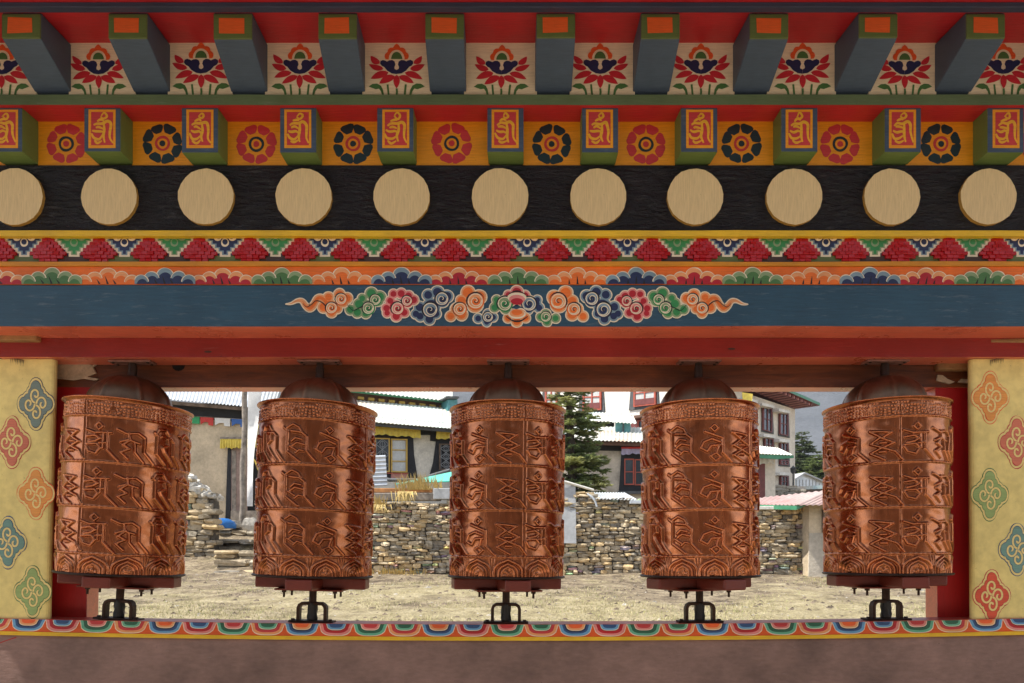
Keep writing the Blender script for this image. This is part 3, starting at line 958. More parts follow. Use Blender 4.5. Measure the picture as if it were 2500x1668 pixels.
# ------------------------------------------------------------------ prayer wheels
DR, DH = .2015, .583                         # drum radius and height
ROWZ = [.067, .226, .377, .532]              # rope mouldings between the bands of text
NT, NZ = 760, 330
G = {
 'om': [([(.45, 1.03), (.57, .93), (.45, .83), (.33, .93), (.45, 1.03)], .045), ([(.02, .82), (.30, .74), (.80, .76)], .075), ([(.72, .76), (.72, .27), (1.05, -.04)], .10),
        ([(.08, .62), (.34, .66), (.50, .58), (.36, .50), (.14, .46)], .085), ([(.06, .40), (.38, .42), (.50, .30), (.36, .14), (.12, .20), (.03, .34)], .085), ([(.48, .44), (.72, .46)], .07), ([(.58, .70), (.58, .30)], .05)],
 'ma': [([(-.04, .88), (.22, .78), (.55, .82), (.75, .70), (.75, .28), (1.05, -.04)], .09), ([(.30, .80), (.33, .62), (.08, .53)], .085),
        ([(.34, .60), (.12, .44), (.32, .34), (.06, .22), (.28, .04)], .085), ([(.46, .52), (.48, .26), (.74, -.02)], .09), ([(.30, .60), (.62, .52)], .07)],
 'ni': [([(.06, .86), (.16, 1.02), (.40, 1.03), (.52, .88)], .075), ([(.05, .90), (.13, .82), (.13, .28), (.44, -.02)], .085), ([(.26, .82), (.60, .80), (.72, .70), (.72, .30), (1.03, -.04)], .09),
        ([(.48, .78), (.50, .60), (.32, .50), (.38, .38), (.74, .0)], .09)],
 'pad': [([(.12, .94), (.32, 1.05), (.52, .96), (.60, .84)], .075), ([(-.02, .96), (.12, .86), (.12, .26), (.54, -.02)], .085), ([(.24, .83), (.58, .80), (.74, .68), (.74, .27), (1.03, -.02)], .09),
         ([(.28, .56), (.40, .66), (.60, .62)], .07), ([(.28, .42), (.44, .52), (.68, .47)], .075), ([(.20, .40), (.42, .28)], .07), ([(.42, .22), (.54, .32), (.66, .29)], .06)],
 'me': [([(.45, 1.03), (.57, .93), (.45, .83), (.33, .93), (.45, 1.03)], .045), ([(.16, .82), (.46, .72), (.72, .64), (.72, .22), (1.03, -.04)], .085),
        ([(.02, .36), (.12, .54), (.36, .62), (.62, .54)], .085), ([(.02, .36), (.22, .26), (.34, .42), (.62, .44)], .08), ([(.32, .12), (.48, -.02), (.64, .10), (.50, .20), (.32, .12)], .055), ([(.6, .44), (.52, .22)], .07)],
 'hum': [([(.08, .82), (.72, .76), (.44, .60), (.80, .46), (.46, .32), (.82, .20), (1.03, -.04)], .075), ([(.08, .82), (.40, .64), (.10, .46), (.44, .34), (.10, .18), (.52, -.02)], .075),
         ([(.36, .47), (.54, .47)], .08), ([(.36, .20), (.54, .20)], .08)],
}
ORDER = ['om', 'ma', 'ni', 'pad', 'me', 'hum']

def drum_heights():
    U = np.linspace(0, 2 * math.pi * DR, NT, endpoint=False)
    Zs = np.linspace(0, DH, NZ)
    H = np.zeros((NZ, NT))
    L = 2 * math.pi * DR
    du = L / NT; dz = DH / (NZ - 1)
    def seg(a, b, wd, hgt, bev=.0035, rnd=False):
        m = wd / 2 + bev + .001
        i0 = int(math.floor((min(a[0], b[0]) - m) / du)); i1 = int(math.ceil((max(a[0], b[0]) + m) / du))
        j0 = max(0, int((min(a[1], b[1]) - m) / dz)); j1 = min(NZ - 1, int((max(a[1], b[1]) + m) / dz) + 1)
        if j1 < j0: return
        ii = np.arange(i0, i1 + 1)
        X, Y = np.meshgrid(ii * du, Zs[j0:j1 + 1])
        dx, dy = b[0] - a[0], b[1] - a[1]
        l2 = dx * dx + dy * dy + 1e-12
        t = np.clip(((X - a[0]) * dx + (Y - a[1]) * dy) / l2, 0, 1)
        d = np.hypot(X - a[0] - t * dx, Y - a[1] - t * dy)
        if rnd: h = hgt * np.sqrt(np.clip(1 - (d / (wd / 2)) ** 2, 0, 1))
        else:
            q = np.clip((wd / 2 + bev - d) / bev, 0, 1)
            h = hgt * (.45 * q * q * (3 - 2 * q) + .55 * np.clip(1 - d / (wd / 2 + bev), 0, 1))
        idx = ii % NT
        H[j0:j1 + 1][:, idx] = np.maximum(H[j0:j1 + 1][:, idx], h)
    cw = L / 12
    rnd = random.Random(3)
    for row in range(3):
        zb, zt = ROWZ[row], ROWZ[row + 1]
        hh = (zt - zb)
        for k in range(12):
            g = G[ORDER[k % 6]]
            ox = k * cw + .006
            oz = zb + .011
            jx = [(rnd.uniform(-.02, .02), rnd.uniform(-.015, .015)) for _ in range(3)]
            for n, (pts, wd) in enumerate(g):
                j = jx[n % 3]
                q = [(ox + (x + j[0]) * cw * .98, oz + (y + j[1]) * hh * .755) for x, y in pts]
                for a, b in zip(q, q[1:]): seg(a, b, wd * cw * .58, .0078, .0032)
    # rope mouldings
    for z in ROWZ:
        jj = np.abs(Zs - z) < .009
        p = np.exp(-((Zs[jj] - z) / .0030) ** 2)
        H[jj] = np.maximum(H[jj], p[:, None] * (.0042 + .0012 * np.sin(U * 2 * math.pi / .017 + 1.5 * (Zs[jj][:, None] - z) / .003)))
    # lotus arches along the foot
    for k in range(12):
        c = (k + .5) * cw
        for (wd, top, hgt, sc_) in ((.006, .058, .0070, 1.0), (.004, .045, .0055, .68), (.003, .034, .0040, .45)):
            e = cw * .46 * sc_
            arc = [(c - e, 0), (c - e * .96, top * .45), (c - e * .66, top * .74), (c - e * .25, top * .9), (c, top)]
            arc = spline(arc, 3)
            for a, b in zip(arc, arc[1:]):
                seg(a, b, wd, hgt, .003); seg((2 * c - a[0], a[1]), (2 * c - b[0], b[1]), wd, hgt, .003)
        for _ in range(9):
            a = (c + rnd.uniform(-.014, .014), rnd.uniform(.004, .027))
            seg(a, (a[0] + rnd.uniform(-.005, .005), a[1] + rnd.uniform(-.004, .006)), .0026, .0024, .002)
        cc = k * cw
        for u in (-.010, 0, .010): seg((cc + u * .3, .022), (cc + u, .060), .003, .0028, .003)
    # beaded swags under the rim
    nb = 14; bw = L / nb
    z1 = DH - .004
    for k in range(nb):
        c = (k + .5) * bw
        for rr, hg, st in ((.040, .0036, 10), (.031, .0032, 8), (.022, .0028, 6)):
            for s in range(st + 1):
                a = math.pi * (1 + s / st)
                q = (c + rr * 1.05 * math.cos(a), z1 + rr * math.sin(a))
                seg(q, q, .0062, hg, rnd=True)
        for u in (-.010, 0, .010):
            seg((c + u, z1 - .008), (c + u, z1 - .008), .008, .003, rnd=True)
        cc = k * bw
        for _ in range(26):
            q = (cc + rnd.gauss(0, .012), z1 - rnd.uniform(.003, .044))
            seg(q, q, .005, .0024, rnd=True)
        for u in (-.014, -.007, 0, .007, .014): seg((cc + u * .2, z1 - .002), (cc + u, z1 - .036), .0022, .0022, .002)
    # soldered sheet joints
    for u0 in (0, L / 2):
        d = np.abs((U - u0 + L / 2) % L - L / 2)
        H += (-.0016 * np.exp(-(d / .0022) ** 2) + .0014 * np.exp(-((d - .006) / .003) ** 2))[None, :]
    # hand beaten unevenness
    th = U / DR
    for (a, b, c_, amp) in ((3, 7, .3, .0008), (5, 13, 1.1, .0006), (9, 22, 2.0, .0005), (13, 31, .7, .0004), (2, 3, 2.2, .0012), (17, 45, 4.0, .0003)):
        H += amp * np.sin(a * th[None, :] + c_ + 1.3 * np.sin(b * Zs[:, None] * 2)) * np.cos(b * Zs[:, None] * 3 + c_ * 2)
    return U, Zs, H

def make_drum():
    U, Zs, H = drum_heights()
    th = U / DR
    Rr = DR + H
    X = Rr * np.cos(th)[None, :]; Y = Rr * np.sin(th)[None, :]; Zz = np.repeat(Zs[:, None], NT, 1)
    V = np.stack([X, Y, Zz], -1).reshape(-1, 3)
    # flared, rolled rim on top
    rim = []
    for dr, z in ((.0005, .002), (.003, .006), (.0075, .009), (.0095, .0105), (.0100, .0125), (.0080, .0135), (.002, .0118), (-.014, .0100), (-.05, .009)):
        rim.append(np.stack([(DR + dr) * np.cos(th), (DR + dr) * np.sin(th), np.full(NT, DH + z)], -1))
    V = np.concatenate([V] + rim)
    nrow = NZ + len(rim)
    i = np.arange(NT); j = np.arange(nrow - 1)
    a = (j[:, None] * NT + i[None, :]); b = (j[:, None] * NT + (i[None, :] + 1) % NT)
    F = np.stack([a, b, b + NT, a + NT], -1).reshape(-1, 4)
    me = bpy.data.meshes.new('drum')
    me.vertices.add(len(V)); me.vertices.foreach_set('co', V.astype(np.float32).ravel())
    me.loops.add(F.size); me.loops.foreach_set('vertex_index', F.astype(np.int32).ravel())
    me.polygons.add(len(F))
    me.polygons.foreach_set('loop_start', np.arange(0, F.size, 4, dtype=np.int32))
    me.polygons.foreach_set('use_smooth', np.ones(len(F), dtype=bool))
    me.update(); me.validate()
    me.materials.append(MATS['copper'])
    return me

def make_wheel():
    # local frame: z=0 at the sill
    root = thing('prayer_drum', (0, 0, 0), '', 'prayer wheel')
    zb = .174                                # foot of the drum
    d = bpy.data.objects.new('drum_shell', make_drum())
    link(d, root, (0, 0, zb))
    mb = MB()                                # dome with raised ribs
    pr = [(.139 * math.cos(R(a)) + .0, .012 + .114 * math.sin(R(a))) for a in range(0, 88, 6)] + [(.012, .1275)]
    pr = [(.150, .004), (.143, .008)] + pr
    def ribs(a, r, z):
        q = max(0, math.cos(a * 7)) ** 14
        return r * (1 + .045 * q * min(1, max(0, r - .02) / .05)) * (1 + .008 * math.sin(3 * a + 1))
    mb.lathe(pr, 'dome_copper', 168, (0, 0, zb + DH + .004), ribs)
    mb.build('dome_cap', root, at=(0, 0, zb + DH))
    mb = MB()
    mb.cyl((0, 0, zb + DH + .12), (0, 0, zb + DH + .170), .0155, .0148, 'iron', 16)
    mb.cyl((0, 0, zb + DH + .170), (0, 0, zb + DH + .240), .0125, .0125, 'iron', 16)
    mb.build('upper_shaft', root)
    mb = MB()
    mb.box(-.076, .076, -.028, .022, zb + DH + .185, zb + DH + .192, 'plate_metal')
    for x in (-.062, .062):
        for y in (-.018, .012): mb.cyl((x, y, zb + DH + .1815), (x, y, zb + DH + .186), .005, .005, 'iron', 8)
    mb.build('mounting_plate', root, at=(0, 0, zb + DH + .192), bevel=.001)
    mb = MB()
    mb.lathe([(.03, -.008), (.209, -.008), (.213, -.005), (.213, -.002), (.2085, .0005), (.195, .001)], 'flange', 96, (0, 0, zb))
    mb.build('base_flange', root)
    for k, an in enumerate((8, 98)):
        mb = MB()
        M = Matrix.Rotation(R(an), 4, 'Z')
        z1 = zb - .009 - (0 if k == 0 else .0005)
        L = .196 if k == 0 else .205
        e_ = 0 if k == 0 else .0005
        mb.box(-L, L, -.045, .045, z1 - .040 + 2 * e_, z1, 'bar_wood', None, M)
        mb.build('cross_bar', root, bevel=.006, seg=3)
    mb = MB()
    M = Matrix.Rotation(R(8), 4, 'Z')
    mb.box(-.118, .118, -.075, .075, zb - .0565, zb - .0500, 'bar_wood', None, M)
    mb.build('under_plate', root, bevel=.002)
    for x in (-.09, .09):
        for y in (-.05, .05):
            mb = MB()
            p = M @ Vector((x, y, 0))
            mb.cyl((p.x, p.y, zb - .0575), (p.x, p.y, zb - .082), .0042, .0042, 'iron', 8)
            mb.cyl((p.x, p.y, zb - .0575), (p.x, p.y, zb - .0645), .0085, .0085, 'iron', 6, smooth=False)
            mb.build('bolt', root)
    mb = MB()
    mb.cyl((0, 0, .03), (0, 0, zb - .057), .0135, .0135, 'iron', 16)
    mb.build('lower_shaft', root)
    mb = MB()                                # bearing bracket bolted to the sill
    mb.box(-.081, .081, -.026, .026, .0005, .0075, 'iron')
    arch = [(-.049, 0, .006), (-.049, 0, .052), (-.045, 0, .062), (-.036, 0, .068), (0, 0, .069), (.036, 0, .068), (.045, 0, .062), (.049, 0, .052), (.049, 0, .006)]
    cx = []
    for i, p in enumerate(arch):             # flat iron strap
        a = Vector(arch[max(i - 1, 0)]); b = Vector(arch[min(i + 1, len(arch) - 1)])
        t = (b - a).normalized(); nrm = Vector((-t.z, 0, t.x))
        for s in (-.0055, .0055):
            for y in (-.016, .016): cx.append(Vector(p) + nrm * s + Vector((0, y, 0)))
    fs = []
    for i in range(len(arch) - 1):
        q = i * 4
        for a, b in ((0, 1), (1, 3), (3, 2), (2, 0)): fs.append((q + a, q + b, q + 4 + b, q + 4 + a))
    mb.add(cx, fs, 'iron')
    for x in (-.068, .068): mb.cyl((x, -.008, .007), (x, -.008, .013), .008, .007, 'iron', 6)
    b = mb.build('bearing_bracket', root, at=(0, 0, 0), bevel=.002)
    mb = MB()
    prof = [(.0165, .006)] + [(.0165 + random.uniform(-.001, .0025), .008 + .0075 * i) for i in range(9)] + [(.0135, .074)]
    mb.lathe(prof, 'grease', 18, (0, 0, 0), lambda a, r, z: r * (1 + .09 * math.sin(5 * a + z * 130)))
    mb.build('greased_socket', b)
    return root

YW = 2.535
proto = make_wheel()
# px of axis at the sill and under the beam, drum turn
WH = [((290, 1514), (325, 880), -101, 'leftmost copper prayer wheel, leaning slightly, beside the left yellow wall'),
      ((762, 1524), (782, 880), -198, 'second copper prayer wheel from the left, in front of the white flag'),
      ((1235, 1529), (1241, 880), -73, 'middle copper prayer wheel of five, dark fronted with a bright vertical seam right of centre'),
      ((1708, 1529), (1705, 885), -46, 'copper prayer wheel second from the right, in front of the white monastery building'),
      ((2163, 1524), (2160, 885), -105, 'rightmost copper prayer wheel, dark and tarnished, beside the yellow wall with orange and green medallions')]
for i, (b, t, rot, lab) in enumerate(WH):
    o = proto if i == 0 else copy_tree(proto)
    pb, pt = P(b[0], b[1], YW), P(t[0], t[1], YW)
    ax = (pt - pb).normalized()
    o.location = (pb.x, YW, zs0 + sag(pb.x))
    tilt = math.atan2(ax.x, ax.z)
    o.rotation_euler = (0, tilt, 0)
    tag(o, lab, 'prayer wheel', 'copper prayer wheels hanging in the pavilion opening')
    for ch in [x for x in bpy.data.objects if x.parent == o]:
        nm = ch.name.split('.')[0]
        if nm in ('drum_shell', 'dome_cap'): ch.rotation_euler.z = R(rot)
        if nm in ('cross_bar', 'under_plate', 'bolt'):
            e = R((0, -6, 4, 12, -10)[i])
            ch.location = Matrix.Rotation(e, 3, 'Z') @ ch.location
            ch.rotation_euler.z = e
        if nm == 'mounting_plate':
            want = CZ + .6972 - o.location.z
            ch.location.z = want - .0002
            ch.location.x = 0
            ch.rotation_euler.y = -tilt
        if nm == 'upper_shaft':
            pass
# ------------------------------------------------------------------ materials of the village
def ground_mat():
    m, t, b = newmat('soil')
    v = coords(t, (1, 1.0, 1))
    n1 = noise_node(t, .55, 6, .62, v, .4)
    n2 = noise_node(t, 3.2, 8, .72, v, .3)
    n3 = noise_node(t, 26, 6, .75, v)
    soil = ramp(t, n2.outputs[0], [(.34, (.07, .050, .032)), (.45, (.20, .150, .095)), (.57, (.36, .285, .185)), (.78, (.54, .455, .32))])
    grass = ramp(t, n2.outputs[0], [(.3, (.17, .135, .075)), (.46, (.38, .315, .17)), (.72, (.60, .51, .33))])
    tc = t.nodes.new('ShaderNodeTexCoord')
    sp = t.nodes.new('ShaderNodeSeparateXYZ')
    t.links.new(tc.outputs['Object'], sp.inputs[0])
    band = t.nodes.new('ShaderNodeMapRange')      # the grass grows thicker near the building
    band.inputs[1].default_value = 13.0; band.inputs[2].default_value = 9.0
    band.inputs[3].default_value = -.10; band.inputs[4].default_value = .16
    t.links.new(sp.outputs[1], band.inputs[0])
    ad = t.nodes.new('ShaderNodeMath'); ad.operation = 'ADD'
    t.links.new(n1.outputs[0], ad.inputs[0]); t.links.new(band.outputs[0], ad.inputs[1])
    mask = ramp(t, ad.outputs[0], [(.46, (0, 0, 0)), (.60, (1, 1, 1))])
    c = mixc(t, mask.outputs[0], soil.outputs[0], grass.outputs[0])
    r3 = ramp(t, n3.outputs[0], [(.34, (.36, .34, .32)), (.52, (1, 1, 1)), (.75, (1.25, 1.22, 1.15))])
    c = mixc(t, 1.0, c, r3.outputs[0], 'MULTIPLY')
    t.links.new(c, b.inputs['Base Color'])
    b.inputs['Roughness'].default_value = .95
    ad2 = t.nodes.new('ShaderNodeMath'); ad2.operation = 'ADD'
    t.links.new(n2.outputs[0], ad2.inputs[0]); t.links.new(n3.outputs[0], ad2.inputs[1])
    bump(t, b, ad2.outputs[0], .9, .06)
    MATS['soil'] = m
ground_mat()

def tint_mat(name, rough, dark, sc_, bs, bd):
    """per-stone / per-leaf colour from the mesh, broken up with noise"""
    m, t, b = newmat(name)
    a = t.nodes.new('ShaderNodeAttribute'); a.attribute_name = 'tint'
    v = coords(t)
    n = noise_node(t, sc_, 6, .7, v)
    r = ramp(t, n.outputs[0], [(.28, (dark,) * 3), (.5, (.95,) * 3), (.72, (1.2,) * 3)])
    c = mixc(t, 1.0, a.outputs['Color'], r.outputs[0], 'MULTIPLY')
    t.links.new(c, b.inputs['Base Color'])
    b.inputs['Roughness'].default_value = rough
    bump(t, b, n.outputs[0], bs, bd)
    MATS[name] = m
tint_mat('stone', .92, .45, 9, .8, .04)
tint_mat('foliage', .6, .8, 30, 0, .01)
t_ = MATS['foliage'].node_tree                # needles let some light through
tr_ = t_.nodes.new('ShaderNodeBsdfTranslucent'); mx_ = t_.nodes.new('ShaderNodeMixShader'); mx_.inputs[0].default_value = .42
at_ = t_.nodes.new('ShaderNodeAttribute'); at_.attribute_name = 'tint'
t_.links.new(at_.outputs['Color'], tr_.inputs[0])
t_.links.new(t_.nodes['Principled BSDF'].outputs[0], mx_.inputs[1]); t_.links.new(tr_.outputs[0], mx_.inputs[2])
t_.links.new(mx_.outputs[0], t_.nodes['Material Output'].inputs[0])
tint_mat('straw', .8, .85, 30, 0, .01)
plain('mud_plaster', (.68, .55, .38, 1), .95, .22, 1.6, .6, .03)
plain('lime_plaster', (.74, .69, .59, 1), .95, .22, 2.2, .5, .02)
plain('white_wash', (.80, .77, .70, 1), .95, .14, 1.2, .5, .02)
plain('grey_plaster', (.60, .53, .43, 1), .95, .28, 1.8, .6, .03)
plain('cream_plaster', (.76, .69, .58, 1), .95, .16, .9, .5, .02)
plain('black_paint', (.022, .022, .026, 1), .8, .3, 5)
plain('slate_paint', (.10, .105, .11, 1), .8, .3, 5)
plain('old_wood', (.20, .14, .10, 1), .85, .4, 5, .5)
plain('grey_wood', (.34, .29, .24, 1), .9, .4, 6, .5)
plain('door_wood', (.36, .25, .21, 1), .8, .3, 4)
plain('zinc', (.66, .70, .74, 1), .42, .2, 1.2, .2, .01, .35)
plain('mint_tin', (.66, .76, .70, 1), .5, .25, .8, .2, .01, 0, None, (.62, .52, .42, 1))
plain('rust_tin', (.50, .64, .64, 1), .5, .3, 1.1, .2, .01, 0, None, (.58, .40, .28, 1))
plain('pink_tin', (.40, .23, .21, 1), .5, .25, 1.3, .2, .01, 0, None, (.46, .39, .36, 1))
plain('teal_tin', (.10, .30, .32, 1), .5, .3, 3)
plain('green_trim', (.06, .26, .14, 1), .5, .2, 5)
plain('brown_trim', (.16, .08, .05, 1), .7, .3, 6)
plain('yellow_trim', (.62, .40, .08, 1), .6, .2, 6)
plain('red_trim', (.46, .09, .05, 1), .6, .25, 6)
plain('maroon_trim', (.20, .045, .04, 1), .6, .25, 6)
plain('pink_panel', (.52, .22, .19, 1), .7, .2, 6)
plain('yellow_cloth', (.86, .66, .12, 1), .85, .15, 9)
plain('violet_cloth', (.52, .46, .62, 1), .85, .15, 9)
plain('red_cloth', (.62, .06, .05, 1), .85, .15, 9)
plain('green_cloth', (.05, .36, .14, 1), .85, .15, 9)
plain('blue_cloth', (.06, .16, .48, 1), .85, .15, 9)
plain('white_cloth', (.80, .79, .77, 1), .85, .08, 7)
plain('teal_tarp', (.02, .42, .32, 1), .55, .2, 4)
plain('blue_tarp', (.01, .17, .55, 1), .5, .2, 8)
plain('grey_sheet', (.44, .45, .46, 1), .6, .12, 1.5, .15)
plain('window_glass', (.03, .035, .04, 1), .12, .2, 5)
plain('curtain_glass', (.55, .56, .54, 1), .2, .15, 5)
plain('iron_grille', (.34, .36, .38, 1), .5, .2, 9)
plain('rust_board', (.50, .22, .07, 1), .8, .3, 8)
plain('mortar_gap', (.12, .10, .075, 1), .95, .3, 12)
plain('bark', (.10, .075, .055, 1), .9, .3, 20)
plain('rock_face', (.075, .078, .085, 1), .95, .55, .004, 1.0, 9, 0, .02, (.022, .028, .027, 1))

# ------------------------------------------------------------------ terrain
def smooth(a, b, t):
    t = min(max((t - a) / (b - a), 0), 1)
    return t * t * (3 - 2 * t)
def gz(x, y):
    if y < 0: z = 0
    elif y < 15: z = .0675 * y
    elif y < 20: z = 1.0125 + 1.33 * smooth(15.2, 20, y)
    elif y < 40: z = 2.345 + .1025 * (y - 20)
    elif y < 90: z = 4.395 + .03 * (y - 40)
    else: z = 5.9
    amp = .05 * smooth(2.8, 7, y)
    return z + amp * mnoise.noise((x * .55, y * .55, 2)) + amp * .5 * mnoise.noise((x * 1.9, y * 1.9, 5))
xs = list(np.arange(-14, 14.01, .2)); xs = [-2500, -900, -300, -120, -60, -35, -22, -17] + xs + [17, 22, 35, 60, 120, 300, 900, 2500]
ys = [-600, -120, -40, -15, -6, -2, 0, 2.5] + list(np.arange(3, 24, .2)) + [25, 28, 32, 36, 40, 50, 65, 90, 200, 600, 2500]
mb = MB()
V = [(x, y, gz(x, y)) for y in ys for x in xs]
nx = len(xs)
mb.add(V, [(j * nx + i, j * nx + i + 1, (j + 1) * nx + i + 1, (j + 1) * nx + i) for j in range(len(ys) - 1) for i in range(nx - 1)], 'soil', True)
tag(mb.build('ground', at=(0, 0, 0)), kind='structure')

def add_tint(o, cols):
    a = o.data.attributes.new('tint', 'FLOAT_COLOR', 'POINT')
    a.data.foreach_set('color', np.array(cols, dtype=np.float32).ravel())

# short dry grass and pebbles in the yard
def blades(name, n, region, hmin, hmax, pal, wd=.006):
    V, F, Cc = [], [], []
    rnd = random.Random(hash(name) % 1000 if False else 11)
    for _ in range(n):
        x, y = region(rnd)
        z = gz(x, y) - .01
        a = rnd.uniform(0, 6.28); h = rnd.uniform(hmin, hmax)
        lx, ly = rnd.uniform(-.6, .6) * h, rnd.uniform(-.6, .6) * h
        c = rnd.choice(pal); k = rnd.uniform(.7, 1.2)
        i = len(V)
        dx, dy = wd * math.cos(a), wd * math.sin(a)
        V += [(x - dx, y - dy, z), (x + dx, y + dy, z), (x + lx, y + ly, z + h)]
        F.append((i, i + 1, i + 2)); Cc += [(c[0] * k, c[1] * k, c[2] * k, 1)] * 3
    mb = MB(); mb.add(V, F, 'straw')
    o = mb.build(name, at=(0, 10, 0)); add_tint(o, Cc)
    tag(o, kind='stuff'); return o
def reg_yard(r):
    while True:
        y = r.uniform(6.5, 15.0); x = r.uniform(-.85, .85) * y
        q = mnoise.noise((x * .55, y * .8, 7)) + (.25 if y < 10.5 else -.05)
        if q > r.uniform(-.1, .35): return x, y
o = blades('dry_grass', 26000, reg_yard, .02, .055, [(.56, .49, .25), (.44, .40, .18), (.62, .54, .31), (.30, .32, .11)])
o['label'] = 'short dry yellow green grass growing in the yard behind the wheels'; o['category'] = 'grass'
rnd = random.Random(5)
mb = MB(); Cc = []
def pebble(mb, Cc, x, y, z, s, col, r):
    i0 = len(mb.v)
    pts = []
    for (u, v, w_) in ((1, 0, 0), (.5, .87, 0), (-.5, .87, 0), (-1, 0, 0), (-.5, -.87, 0), (.5, -.87, 0), (0, 0, .7), (.4, .2, .55)):
        q = r.uniform(.75, 1.2)
        pts.append((x + u * s * q, y + v * s * q * .8, z + w_ * s * q * .8))
    mb.add(pts, [(0, 1, 7), (1, 2, 6, 7), (2, 3, 6), (3, 4, 6), (4, 5, 7, 6), (5, 0, 7)], 'stone')
    Cc += [(*col, 1)] * 8
for _ in range(2600):
    y = rnd.uniform(6.5, 15.2); x = rnd.uniform(-.85, .85) * y
    k = rnd.uniform(.6, 1.3)
    pebble(mb, Cc, x, y, gz(x, y) - .005, rnd.uniform(.008, .03) * (2.2 if rnd.random() < .05 else 1), *[((.42 * k, .38 * k, .32 * k), rnd)] [0]) if rnd.random() < .55 else pebble(mb, Cc, x, y, gz(x, y) - .005, rnd.uniform(.02, .06), (.17 * k, .13 * k, .09 * k), rnd)
o = mb.build('pebbles', at=(0, 10, 0)); add_tint(o, Cc)
tag(o, 'small loose stones scattered over the dusty yard', 'pebbles', kind='stuff')

# ------------------------------------------------------------------ dry-stone walls
def stone_block(V, F, Cc, M, sx, sy, sz, col, r):
    """rounded irregular stone: 26-point box skin"""
    i0 = len(V); idx = {}
    for a in (-1, 0, 1):
        for b in (-1, 0, 1):
            for c in (-1, 0, 1):
                if a == b == c == 0: continue
                l = math.sqrt(a * a + b * b + c * c)
                k = {1: 1.0, 2: .80, 3: .665}[a * a + b * b + c * c] if True else 1
                k = 1 - (1 - (1 / l) * 1.22) * .58 if l > 1 else 1
                p = Vector((a * sx * k * r.uniform(.86, 1.06), b * sy * k * r.uniform(.82, 1.1), c * sz * k * r.uniform(.86, 1.06)))
                idx[(a, b, c)] = len(V)
                V.append(tuple(M @ p)); Cc.append((*col, 1))
    def q(f):
        F.append(tuple(idx[x] for x in f))
    for s in (-1, 1):
        for u in (-1, 0):
            for v in (-1, 0):
                sq = [(u, v), (u + 1, v), (u + 1, v + 1), (u, v + 1)]
                if s < 0: sq = sq[::-1]
                q([(s, x, y) for x, y in sq]); q([(y, s, x) for x, y in sq]); q([(x, y, s) for x, y in sq])
PAL = [(.42, .36, .27), (.34, .31, .26), (.50, .41, .28), (.58, .45, .27), (.22, .20, .175), (.38, .335, .27), (.62, .54, .41), (.30, .26, .20), (.46, .38, .26)]
def stone_wall(name, A, B, base, top, thick, label, seed, ch=(.05, .105), cw=(.08, .25), pal=PAL, spill=0):
    r = random.Random(seed)
    A = Vector(A); B = Vector(B); L = (B - A).length; d = (B - A) / L; n = Vector((d.y, -d.x))
    if n.y > 0: n = -n
    V, F, Cc = [], [], []
    ang = math.atan2(d.y, d.x)
    z = min(base(0), base(L)); zmax = max(top(L * k / 40) for k in range(41))
    while z < zmax:
        h = r.uniform(*ch); u = -r.uniform(0, .2)
        while u < L:
            wd = r.uniform(*cw) * (1.25 if h > .11 else 1)
            if r.random() < .12: wd *= 1.5
            uc = u + wd / 2
            wob = .03 * math.sin(u * 1.3 + z * 2)
            zc = z + h / 2 + wob + r.uniform(-.012, .012)
            if 0 <= uc <= L and base(uc) - .1 < zc < top(uc) - h * .2 + r.uniform(-.02, .03):
                two = h > .085 and r.random() < .3 and wd < .26
                c = r.choice(pal); k = r.uniform(.72, 1.2)
                col = tuple(min(.8, x * k * m_) for x, m_ in zip(c, (1.12, 1.05, .93)))
                P0 = A + d * uc + n * r.uniform(-.03, .03)
                M = Matrix.Translation((P0.x, P0.y, zc)) @ Matrix.Rotation(ang + r.uniform(-.08, .08), 4, 'Z') @ Matrix.Rotation(r.uniform(-.10, .10), 4, 'Y')
                if two:
                    for s_ in (-1, 1):
                        col2 = tuple(min(.8, x * r.uniform(.7, 1.25)) for x in r.choice(pal))
                        stone_block(V, F, Cc, M @ Matrix.Translation((0, 0, s_ * h / 4)), wd / 2 * 1.03, thick * r.uniform(.9, 1.1) / 2, h / 4 * 1.06, col2, r)
                else:
                    stone_block(V, F, Cc, M, wd / 2 * 1.10, thick * r.uniform(.88, 1.1) / 2, h / 2 * 1.16, col, r)
            u += wd
        z += h
    mb = MB(); mb.add(V, F, 'stone', False)
    nst = len(mb.v)
    N = 24
    for i in range(N):                        # earth packed in the joints
        a = A + d * (L * i / N); b = A + d * (L * (i + 1) / N)
        q = thick * .27
        za, zb2 = top(L * i / N) - .12, top(L * (i + 1) / N) - .12
        ba, bb = base(L * i / N) - .2, base(L * (i + 1) / N) - .2
        if za - ba < .05 or zb2 - bb < .05: continue
        mb.hexa([(a.x + n.x * q, a.y + n.y * q, ba), (b.x + n.x * q, b.y + n.y * q, bb), (b.x - n.x * q, b.y - n.y * q, bb), (a.x - n.x * q, a.y - n.y * q, ba),
                 (a.x + n.x * q, a.y + n.y * q, za), (b.x + n.x * q, b.y + n.y * q, zb2), (b.x - n.x * q, b.y - n.y * q, zb2), (a.x - n.x * q, a.y - n.y * q, za)], 'mortar_gap')
    Cc += [(.1, .09, .07, 1)] * (len(mb.v) - nst)
    o = mb.build(name); add_tint(o, Cc)
    return tag(o, label, 'stone wall')

